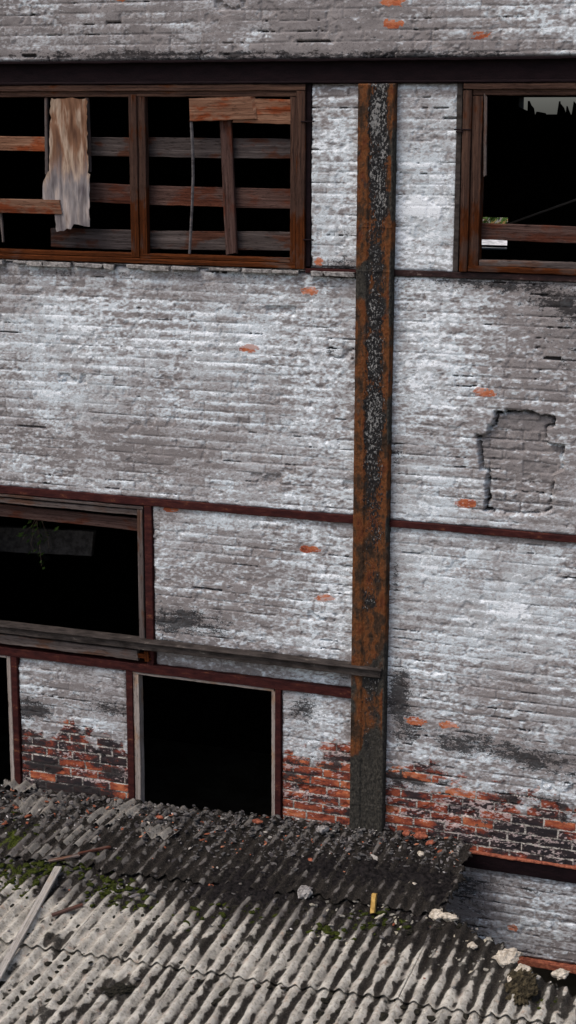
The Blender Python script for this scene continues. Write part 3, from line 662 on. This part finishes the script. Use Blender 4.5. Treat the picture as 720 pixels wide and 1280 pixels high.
b.build('stem', M['bark'], tw); L.build('leaves', M['leaf'], tw)
# ------------------------------------------------------------------ what shows through the far opening
g = thing('tree', 'green and yellowing tree glimpsed through the small far opening', 'tree', (-6.5, 34, 0))
rs = np.random.RandomState(12); b = MB(); b.tube([(-6.5, 34, 0), (-6.4, 34, 2.5), (-6.6, 34, 5)], .22, 8, .1)
for i in range(9):
    a0 = rs.uniform(0, 6.28); b.tube([(-6.5, 34, 2+i*.3), (-6.5+math.cos(a0)*1.2, 34+math.sin(a0)*1.2, 3.2+i*.45)], .06, 5, .02)
b.build('trunk', M['bark'], g)
for nm, mt, cx, n in (('crown', M['leaf'], -7.4, 2600), ('crown', M['leafy'], -5.4, 2200)):
    L = MB()
    for i in range(n):
        q = rs.randn(3)*np.array([.95, .9, 1.1]); leafmesh(L, (cx+q[0], 34+q[1], 5.3+q[2]), rs.uniform(.08, .16), rs)
    L.build(nm, mt, g, 'autumn coloured side of the crown' if mt is M['leafy'] else None)
ob = thing('outbuilding', 'white limewashed outbuilding glimpsed through the small far opening', 'building', (-6, 24, 0))
MB().box(-12, 2, 24, 30, 0, 5.7).build('wall', M['lime'], ob)
MB().hexa([(-12.3, 23.6, 5.702), (-12.3, 30.4, 5.702), (-12.3, 26.9, 6.4), (-12.3, 27.1, 6.4), (2.3, 23.6, 5.702), (2.3, 30.4, 5.702), (2.3, 26.9, 6.4), (2.3, 27.1, 6.4)]).build('roof', M['lime'], ob)
# ------------------------------------------------------------------ shed with corrugated roof
shed = thing('shed', 'low lean-to shed against the factory wall with a mossy corrugated roof', 'shed', (-1.5, -3, 0))
PIT = .1085; AMP = .0165
EDGE = [rp(*p) for p in ((578, 1046), (582, 1075), (572, 1100), (560, 1140), (590, 1158), (612, 1176), (640, 1196), (655, 1215), (690, 1232), (720, 1246), (760, 1262))]
ex_t = np.array([p[1] for p in EDGE]); ex_x = np.array([p[0] for p in EDGE]); od = np.argsort(ex_t); ex_t = ex_t[od]; ex_x = ex_x[od]
def roof_blob(X, T, lst):
    r = np.zeros_like(X)
    for (px, py, rx, ry, a) in lst:
        x0, t0 = rp(px, py); r = r + a*np.exp(-(((X-x0)/(rx/160.))**2 + ((T-t0)/(ry/75.))**2))
    return r
DIRT = [(420, 1085, 150, 22, .55), (300, 1100, 80, 26, .5), (330, 1125, 90, 14, .4), (520, 1090, 60, 40, .5), (560, 1120, 40, 40, .4), (120, 1050, 60, 12, .3), (20, 1035, 50, 14, .5), (250, 1050, 90, 20, .25), (60, 1070, 50, 10, .2),
 (148, 1235, 24, 11, 1.2), (75, 1178, 26, 8, .6), (20, 1225, 20, 12, .4), (215, 1060, 60, 14, .3), (100, 1028, 70, 10, .25), (480, 1140, 50, 12, .3), (590, 1185, 50, 22, .9), (640, 1235, 60, 16, .9), (540, 1165, 50, 12, .6), (700, 1250, 30, 12, .6), (470, 1235, 16, 6, .6), (300, 1250, 14, 8, .5), (60, 1240, 12, 10, .4), (45, 1180, 25, 12, .4), (700, 1262, 30, 9, .5), (180, 1085, 60, 12, .3), (400, 1120, 90, 10, .2)]
MOSS = [(16, 1048, 34, 18, .75), (60, 1085, 60, 10, .6), (140, 1112, 26, 12, .6), (8, 1100, 34, 14, .6), (130, 1075, 30, 8, .3), (470, 1155, 34, 12, .35), (225, 1150, 60, 8, .12), (690, 1250, 25, 10, .3), (410, 1165, 20, 6, .2), (160, 1130, 30, 8, .2), (300, 1140, 40, 8, .2)]
def roof_attr(X, T, ph):
    f = fbm(X*3.2, T*2.6, 400, 4); f2 = fbm(X*11, T*7, 405, 3); f3 = fbm(X*28, T*14, 408, 2)
    val = .5-.5*ph                                        # 1 in the valleys
    up = ss(1.95, 1.15, T + .5*(f-.5))                                  # the strip by the wall is black with fallen soot and soil
    rt = ss(-2.3, -.2, X); gw = .22 + .75*rt + .50*up
    dirt = .10 + .43*up + .14*rt + .80*roof_blob(X, T, DIRT) + .42*(f-.5) + .75*(f2-.5) + .85*gw*(val-.50) + .50*(f3-.5) + .25*ss(.66, .80, fbm(X*9, T*5, 412, 3)) 
    moss = -.08 + roof_blob(X, T, MOSS) + .35*(fbm(X*5, T*5, 410, 3)-.5) + .3*(f2-.5) + .18*(val-.5)
    grime = .04 + .45*val*ss(-2.8, 0, X) + .20*val + .86*up + .3*(f2-.5) + .3*(f-.5)
    dirt = dirt - .18*ss(.08, .0, T) + .40*ss(.60, .72, fbm(X*14, T*9, 415, 3))*(.4+.6*up)
    return dict(dirt=dirt, moss=moss, grime=grime)
def sheet(x0, nw, t0, t1, lift0, lift1, seed, rag=.012, skew=0., jag=0.):
    rs = np.random.RandomState(seed)
    nx = nw*11; nt = int((t1-t0)/.0135)
    xs = np.linspace(0, nw*PIT, nx+1); ts = np.linspace(0, 1, nt+1); U, Tn = np.meshgrid(xs, ts)
    X = x0+U
    tend = t1 + rag*(fbm(X*9, X*0+seed, 420, 3)-.5)*2 + jag*(h2(np.floor(X/.055), X*0+seed, 3)-.5)*2
    T = t0 + (tend-t0)*Tn; X = X + skew*(T-t0)
    ph = np.cos(2*np.pi*(U/PIT))
    at = roof_attr(X, T, ph)
    n = fbm(X*20, T*20, 430, 3)-.5; n2 = fbm(X*50, T*50, 433, 2)-.5
    Z = roof_z(X, T) + AMP*ph + lift0 + (lift1-lift0)*Tn + .009*n + .005*n2 + .010*ss(.45, .8, at['dirt'])*(n+.6) + .012*ss(.45, .7, at['moss'])*(n+.7) + .01*(fbm(X*1.2, T*1.2, 440, 2)-.5)
    idx = np.arange((nx+1)*(nt+1)).reshape(nt+1, nx+1)
    F = np.stack([idx[:-1, :-1], idx[1:, :-1], idx[1:, 1:], idx[:-1, 1:]], -1)
    # broken right-hand border
    cx = (X[:-1, :-1]+X[1:, 1:])/2; ct = (T[:-1, :-1]+T[1:, 1:])/2
    lim = np.interp(ct, ex_t, ex_x) + .16*(fbm(cx*7, ct*7, 450, 3)-.5) + .05*(fbm(cx*25, ct*25, 452, 2)-.5)
    keep = cx < lim
    gap = poly_sd(cx, ct, GAP) + .05*(fbm(cx*12, ct*12, 455, 2)-.5) if GAP else None
    if gap is not None: keep &= gap > 0
    if not keep.any(): return None
    Ft = F[keep]; V = np.stack([X, -T, Z], -1).reshape(-1, 3); nV = len(V)
    B = V.copy(); B[:, 2] -= .009
    Fb = Ft[:, ::-1]+nV
    e = np.concatenate([Ft[:, [0, 1]], Ft[:, [1, 2]], Ft[:, [2, 3]], Ft[:, [3, 0]]])
    key = np.sort(e, 1); kk = key[:, 0].astype(np.int64)*nV+key[:, 1]
    u, inv, cnt = np.unique(kk, return_inverse=True, return_counts=True); be = e[cnt[inv] == 1]
    Fs = np.stack([be[:, 1], be[:, 0], be[:, 0]+nV, be[:, 1]+nV], -1)
    V = np.concatenate([V, B]); Fa = np.concatenate([Ft, Fb, Fs])
    used, remap = np.unique(Fa, return_inverse=True); V = V[used]; Fa = remap.reshape(-1, 4)
    a2 = {k2: np.concatenate([v.reshape(-1)]*2)[used] for k2, v in at.items()}
    return mesh_np('roof_sheet', V, Fa, M['roof'], shed, a2, True)
GAP = None
random.seed(3)
for r, (t0, t1) in enumerate(((.012, 1.17), (1.06, 2.28), (2.16, 3.56), (3.42, 4.7))):
    x = -5.9 + (.33 if r % 2 else 0); i = 0
    while x < 2.6:
        sheet(x, 6, t0+random.uniform(-.0, .01), t1+random.uniform(-.012, .012), -.014+random.uniform(-.003, .003), .021+random.uniform(-.004, .006)+(.002 if i % 2 else 0), 100*r+i,
              rag=.012 if r else .05, jag=.012 if r == 0 else .002, skew=random.uniform(-.004, .004))
        x += 6*PIT; i += 1
# shed carcass under the roof
b = MB(); 
for t in (.4, 1.5, 2.7, 4.3): b.plank((-5.8, -t-.04, roof_z(-2, t)-.10), (.2, -t-.04, roof_z(-2, t)-.10), .10, .08, rough=.003)
b.build('purlin', M['wgrey'], shed)
MB().box(-5.85, .5, -4.5, -4.35, 0, 2.45).box(-5.85, -5.7, -4.349, -.05, 0, 2.42).build('wall', M['rubble'], shed)
MB().box(.35, .5, -4.349, -.30, 0, 2.60).build('end_wall', M['rubble'], shed)
# ------------------------------------------------------------------ debris on the roof
def on_roof(px, py, dz=0):
    x, t = rp(px, py); return Vector((x, -t, roof_z(x, t)+dz))
def lump_verts(rs, c, r, sx=1, sy=1, sz=1, sub=1, jag=.3):
    t = (1+5**.5)/2
    vs = np.array([(-1, t, 0), (1, t, 0), (-1, -t, 0), (1, -t, 0), (0, -1, t), (0, 1, t), (0, -1, -t), (0, 1, -t), (t, 0, -1), (t, 0, 1), (-t, 0, -1), (-t, 0, 1)])/math.sqrt(1+t*t)
    fs = [(0, 11, 5), (0, 5, 1), (0, 1, 7), (0, 7, 10), (0, 10, 11), (1, 5, 9), (5, 11, 4), (11, 10, 2), (10, 7, 6), (7, 1, 8), (3, 9, 4), (3, 4, 2), (3, 2, 6), (3, 6, 8), (3, 8, 9), (4, 9, 5), (2, 4, 11), (6, 2, 10), (8, 6, 7), (9, 8, 1)]
    vs = [tuple(v) for v in vs]
    for _ in range(sub):
        cache = {}; nf = []
        def mid(a, b2):
            k3 = (min(a, b2), max(a, b2))
            if k3 not in cache:
                m = (np.array(vs[a])+np.array(vs[b2])); m /= np.linalg.norm(m); vs.append(tuple(m)); cache[k3] = len(vs)-1
            return cache[k3]
        for (p, q, r2) in fs:
            a1, b1, c1 = mid(p, q), mid(q, r2), mid(r2, p); nf += [(p, a1, c1), (q, b1, a1), (r2, c1, b1), (a1, b1, c1)]
        fs = nf
    V = np.array(vs)
    V = V*(1+jag*(rs.rand(len(V), 1)-.5)) * np.array([sx, sy, sz])*r
    a = rs.uniform(0, 6.28); R2 = np.array([[math.cos(a), -math.sin(a), 0], [math.sin(a), math.cos(a), 0], [0, 0, 1]])
    tl = rs.uniform(-.5, .5); R3 = np.array([[1, 0, 0], [0, math.cos(tl), -math.sin(tl)], [0, math.sin(tl), math.cos(tl)]])
    return V@(R2@R3).T + np.array(c), np.array(fs)
def lumps(name, items, mat, colors=None, smooth=False, parent=None):
    Vs, Fs, Cs = [], [], []; o = 0
    for i, (v, f) in enumerate(items):
        Vs.append(v); Fs.append(f+o); o += len(v)
        if colors is not None: Cs.append(np.tile(np.append(colors[i], 1.), (len(v), 1)))
    return mesh_np(name, np.concatenate(Vs), np.concatenate(Fs), mat, parent, smooth=smooth, col=np.concatenate(Cs) if colors is not None else None)
def rlim(t): return float(np.interp(t, ex_t, ex_x))
def surf(x, t): return roof_z(x, t)+AMP*math.cos(2*math.pi*((x+5.9) % PIT)/PIT)
rs = np.random.RandomState(21)
# black soil heap (uneven sheet of soil lying over the corrugations)
nx, nt = 420, 150
X, T = np.meshgrid(np.linspace(-4.6, .95, nx), np.linspace(.01, 2.1, nt))
SOIL = [(420, 1090, 140, 18, .054), (300, 1108, 60, 20, .062), (350, 1122, 60, 10, .03), (500, 1095, 50, 18, .040), (550, 1118, 30, 22, .055), (20, 1030, 50, 12, .035), (135, 1052, 45, 10, .022), (480, 1140, 50, 9, .030), (590, 1185, 30, 20, .045), (200, 1075, 50, 10, .03)]
hgt = roof_blob(X, T, SOIL) - .034 + .040*(fbm(X*5, T*5, 500, 4)-.5) + .035*(fbm(X*18, T*18, 505, 3)-.5) + .012*(fbm(X*60, T*60, 506, 2)-.5)
hgt = np.minimum(hgt, .07)
V = np.stack([X, -T, roof_z(X, T)+hgt], -1).reshape(-1, 3); idx = np.arange(nx*nt).reshape(nt, nx)
F = np.stack([idx[:-1, :-1], idx[1:, :-1], idx[1:, 1:], idx[:-1, 1:]], -1)
cx, ct, chh = X[:-1, :-1], T[:-1, :-1], hgt[:-1, :-1]
keep = (chh > -.022) & (cx < np.interp(ct, ex_t, ex_x)-.01+.08*(fbm(cx*9, ct*9, 510, 2)-.5)); F = F[keep]
used, remap = np.unique(F, return_inverse=True)
o = mesh_np('soil', V[used], remap.reshape(-1, 4), M['dirt']); o['kind'] = 'stuff'; o['label'] = 'black soil and soot heaped on the shed roof along the wall'
# moss dots
items = []
for i in range(620):
    px, py = rs.uniform(0, 720), rs.uniform(1120, 1280)
    if px < 330 and rs.rand() < .25: continue
    x, t = rp(px, py)
    if x > rlim(t)-.05: continue
    k0 = round((x+5.9)/PIT-.5)+.5; x = k0*PIT-5.9+rs.randn()*.008
    if fbm(A(x*2), A(t*2), 600, 2)[0] < .42: continue
    r = rs.uniform(.010, .026); items.append(lump_verts(rs, (x, -t, surf(x, t)+r*.15), r, 1.05, rs.uniform(.9, 2.0), .55, 1, .35)); v = items[-1][0]
    
lst = lumps('dark_moss', items, M['dmoss'], smooth=True); lst['kind'] = 'stuff'; lst['label'] = 'dark moss cushions in the grooves of the corrugated roof'
items = []
for (px, py, rx, ry, a_) in MOSS:
    for i in range(int(55*a_/.45)):
        x, t = rp(px+rs.randn()*rx*.6, py+rs.randn()*ry*.75)
        if t < .05 or x > rlim(t)-.03: continue
        r = rs.uniform(.008, .026); items.append(lump_verts(rs, (x, -t, surf(x, t)), r, 1.1, 1.6, .5, 1, .5))
o = lumps('moss', items, M['moss'], smooth=True); o['kind'] = 'stuff'; o['label'] = 'green moss growing over the shed roof'
# chips of brick, plaster and cement
items, cols = [], []
pal = [(.17, .155, .15), (.10, .095, .09), (.09, .085, .08), (.05, .045, .045), (.38, .35, .31), (.24, .08, .045), (.12, .11, .105), (.45, .42, .40), (.40, .17, .10)]
pw = np.array([.10, .14, .22, .28, .03, .04, .15, .015, .02])
for i in range(3000):
    px = rs.uniform(-20, 600); z = rs.rand()
    py = 985+px*.105 + abs(rs.randn())*(38 if z < .8 else 90)
    x, t = rp(px, py)
    if t < .03 or x > rlim(t)-.02 or t > 3.4: continue
    r = rs.uniform(.004, .013)*(1.8 if rs.rand() < .08 else 1)
    items.append(lump_verts(rs, (x, -t, surf(x, t)+r*.3+rs.uniform(0, .014)), r, 1, rs.uniform(.9, 2.4), .55, 0, .6)); cols.append(pal[rs.choice(9, p=pw/pw.sum())])
for i in range(300):
    px = rs.uniform(380, 700); py = rs.uniform(1110, 1215)+max(0, (px-560))*.3
    x, t = rp(px, py)
    if x > rlim(t)+.02: continue
    r = rs.uniform(.005, .020)*rs.uniform(.6, 1); items.append(lump_verts(rs, (x, -t, surf(x, t)+r*.4), r, 1, rs.uniform(.9, 2.2), .5, 1, .7)); cols.append([(.27, .25, .21), (.16, .15, .13), (.05, .045, .04), (.40, .36, .28)][rs.randint(4)])
o = lumps('rubble_chips', items, M['chip'], cols); o['kind'] = 'stuff'; o['label'] = 'chips of brick, plaster and cement strewn over the shed roof'
# broken shards of corrugated sheet lying on the upper strip
def shard(px, py, w, l, ang, mat, label, lift=.02, tilt=.1, seed=0, group='shards of broken corrugated sheet', pitch=PIT, name='sheet_shard'):
    rs2 = np.random.RandomState(seed); p = on_roof(px, py, 0); nx, nt = max(6, int(w/.009)), max(6, int(l/.014))
    U, T_ = np.meshgrid(np.linspace(-w/2, w/2, nx+1), np.linspace(-l/2, l/2, nt+1))
    ph = np.cos(2*np.pi*(U/pitch+rs2.rand())); Zl = AMP*1.1*ph + tilt*T_ + .006*(fbm(U*30, T_*30, seed, 3)-.5)
    r = np.hypot(U/(w/2), T_/(l/2)); an = np.arctan2(T_, U); lim = .82+.5*(fbm(an*1.7+9, an*0+seed, 77, 3)-.5)
    idx = np.arange(U.size).reshape(nt+1, nx+1); F = np.stack([idx[:-1, :-1], idx[1:, :-1], idx[1:, 1:], idx[:-1, 1:]], -1)
    k5 = (r < lim)[:-1, :-1]; F = F[k5]
    c, s = math.cos(ang), math.sin(ang)
    V = np.stack([U*c-T_*s, -(U*s+T_*c), Zl-ROOF_S*(U*s+T_*c)+lift], -1).reshape(-1, 3); nV = len(V); B = V.copy(); B[:, 2] -= .007
    e = np.concatenate([F[:, [0, 1]], F[:, [1, 2]], F[:, [2, 3]], F[:, [3, 0]]]); key = np.sort(e, 1); kk = key[:, 0].astype(np.int64)*nV+key[:, 1]
    u, inv, cnt = np.unique(kk, return_inverse=True, return_counts=True); be = e[cnt[inv] == 1]
    Fa = np.concatenate([F, F[:, ::-1]+nV, np.stack([be[:, 1], be[:, 0], be[:, 0]+nV, be[:, 1]+nV], -1)])
    V = np.concatenate([V, B]); used, remap = np.unique(Fa, return_inverse=True)
    at = dict(dirt=np.full(len(used), .30)+.5*(fbm(V[used][:, 0]*20, V[used][:, 1]*20, seed+5, 2)-.5), moss=np.full(len(used), -.1), grime=np.full(len(used), .62))
    o = mesh_np(name, V[used], remap.reshape(-1, 4), mat, None, at, True); o.location = p; tag(o, label, 'roofing shard', group); return o
SH = [(128, 1022, .42, .30, .15, 'grey shard of corrugated sheet by the foot of the left pier'), (95, 1048, .50, .34, .05, 'broad grey shard of corrugated sheet below the brick pier at left'),
      (45, 1010, .44, .34, -.1, 'shard of corrugated sheet below the lower window at the left edge'), (158, 1012, .34, .28, .3, 'shard of corrugated sheet under the left jamb of the wide lower window'),
      (55, 1066, .40, .20, 0., 'scalloped shard of corrugated sheet lying in the green moss'), (200, 1042, .36, .24, .2, 'grey shard of corrugated sheet below the left half of the wide window'),
      (25, 985, .38, .22, .1, 'topmost shard of corrugated sheet at the left edge')]
for i, (px, py, w, l, an, lb) in enumerate(SH): shard(px, py, w, l, an, M['roof'], lb, lift=.022+.002*i, tilt=.02, seed=30+i)
# single recognisable lumps
def one_lump(name, px, py, r, mat, label, cat, sx=1, sy=1, sz=.6, seed=0, sub=2, group=None, dz=.0):
    rs3 = np.random.RandomState(seed); v, f = lump_verts(rs3, (0, 0, 0), r, sx, sy, sz, sub, .30)
    n = fbm(v[:, 0]*25+seed, v[:, 1]*25+v[:, 2]*30, seed, 3)-.5; v = v*(1+.5*n[:, None])
    o = mesh_np(name, v, f, mat, None, smooth=False); x, t = rp(px, py); o.location = (x, -t, surf(x, t)+r*sz*.5+dz); tag(o, label, cat, group); return o
G = 'mortar lumps fallen on the roof'
for i, (px, py, r, sx, mt, lb) in enumerate([
    (545, 1146, .060, 1.1, 'cream', 'cream mortar lump, left one of the pair at the broken roof edge'), (562, 1150, .055, 1.2, 'cream', 'cream mortar lump, right one of the pair at the broken roof edge'),
    (634, 1199, .075, 1.5, 'cream', 'long cream mortar lump beneath the red lintel'), (655, 1219, .065, .9, 'cream', 'cream mortar lump beside the mossy heap at lower right'), (637, 1226, .05, .8, 'cream', 'small cream mortar lump left of the mossy heap'),
    (590, 1186, .038, 1, 'cream', 'small pale mortar lump alone on black soil near the roof edge'), (403, 1040, .060, .8, 'rubble', 'upright grey cement lump at the foot of the column'), (525, 1022+45, .030, 1.2, 'cream', 'small white stone on the black soil right of the column'),
    (516, 1108, .026, 1.3, 'cream', 'small white stone at the lower rim of the black soil'), (381, 1119, .06, 1.3, 'rubble', 'grey cement lump on the soil below the column'), (700, 1200+18, .05, 1.3, 'cream', 'pale mortar lump at the right edge below the lintel')]):
    one_lump('mortar_lump', px, py, r, M[mt], lb, 'mortar lump', sx=sx, seed=50+i, group=G)
G = 'broken bricks fallen on the roof'
for i, (px, py, r, lb) in enumerate([(526, 1050, .045, 'larger orange brick fragment right of the column foot'), (538, 1057, .032, 'smaller orange brick fragment right of the column foot'), (508, 1043, .035, 'orange brick fragment close beside the column'),
    (200, 1026, .030, 'orange brick fragment under the left part of the wide window'), (322, 1032, .034, 'orange brick fragment under the right jamb of the wide window'), (388, 1078, .022, 'small red brick fragment in the black soil')]):
    one_lump('brick_fragment', px, py, r, M['brickred'], lb, 'brick fragment', sx=1.4, seed=80+i, group=G, sub=1, dz=.01)
one_lump('moss_heap', 645, 1235, .12, M['omoss'], 'large olive brown moss heap at the lower right roof edge', 'moss', sx=1.9, sy=1.2, sz=.38, seed=91, sub=4, dz=-.03)
one_lump('moss_heap', 148, 1237, .085, M['dmoss'], 'dark brown flattened moss heap at the lower left of the roof', 'moss', sx=1.3, sy=1.1, sz=.25, seed=92, sub=3)
# yellow block, planks
p = on_roof(464, 1140, .05); b = MB(); b.plank(p+Vector((.0, .06, .075)), p+Vector((.02, -.05, -.03)), .036, .04, nrm=(0, -.9, .4), rough=.002, ragged=.004); o = b.build('foam_strip', M['yellow']); tag(o, 'yellow foam strip standing in the dark debris', 'foam strip')
b = MB(); b.plank(on_roof(73, 1092, .065), on_roof(-12, 1246, .060), .060, .022, nrm=(0, -.1, 1), rough=.0015); o = b.build('loose_plank', M['wpale2']); tag(o, 'long pale grey plank lying on the roof at lower left', 'plank')
b = MB(); b.plank(on_roof(62, 1082, .05), on_roof(98, 1075, .05), .035, .015, nrm=(0, -.1, 1), rough=.003, ragged=.01); o = b.build('wood_splinter', M['wgrey']); tag(o, 'short brown wood splinter on green moss above the plank', 'splinter', 'wood splinters on the roof')
b = MB(); b.plank(on_roof(98, 1073, .05), on_roof(138, 1064, .05), .030, .015, nrm=(0, -.1, 1), rough=.003, ragged=.01); o = b.build('wood_splinter', M['wdark']); tag(o, 'reddish brown wood splinter right of the moss', 'splinter', 'wood splinters on the roof')
b = MB(); b.plank(on_roof(66, 1150, .05), on_roof(103, 1137, .05), .040, .015, nrm=(0, -.1, 1), rough=.004, ragged=.012); o = b.build('wood_splinter', M['wdark']); tag(o, 'dark splinter just right of the long pale plank', 'splinter', 'wood splinters on the roof')
# ------------------------------------------------------------------ ground, light, camera
o = mesh_np('ground', [(-600, -600, 0), (600, -600, 0), (600, 600, 0), (-600, 600, 0)], [(0, 1, 2, 3)], M['ground'], smooth=False); o['kind'] = 'structure'
w = bpy.data.worlds.new('World'); S.world = w; w.use_nodes = True; nt_ = w.node_tree
bg = nt_.nodes['Background']; sky = nt_.nodes.new('ShaderNodeTexSky'); sky.sky_type = 'NISHITA'; sky.sun_disc = False
SE, SA = math.radians(58), math.radians(-38)      # elevation; azimuth measured from -Y towards -X
sky.sun_elevation = SE
sv = Vector((math.sin(SA)*math.cos(SE), -math.cos(SA)*math.cos(SE), math.sin(SE)))   # towards the sun
sky.sun_rotation = math.atan2(sv.x, sv.y)
sky.air_density = 1.0; sky.dust_density = 4.0; sky.ozone_density = 1.0
nt_.links.new(sky.outputs[0], bg.inputs[0]); bg.inputs[1].default_value = .13
sl = bpy.data.lights.new('sun', 'SUN'); sl.energy = .9; sl.angle = math.radians(26); sl.color = (1, .96, .92)
so = bpy.data.objects.new('sun', sl); COL.objects.link(so); so.rotation_euler = sv.to_track_quat('Z', 'Y').to_euler(); so.location = (0, -10, 20)
cd = bpy.data.cameras.new('camera'); cd.sensor_fit = 'VERTICAL'; cd.sensor_height = 24; cd.lens = FPX/1280*24; cd.clip_end = 2000; cd.clip_start = .1
co = bpy.data.objects.new('camera', cd); COL.objects.link(co)
B = -_F
co.matrix_world = Matrix(((RR[0], UU[0], B[0], CAM[0]), (RR[1], UU[1], B[1], CAM[1]), (RR[2], UU[2], B[2], CAM[2]), (0, 0, 0, 1)))
S.camera = co
S.view_settings.view_transform = 'Standard'; S.view_settings.look = 'None'; S.view_settings.gamma = 1; S.view_settings.exposure = .62
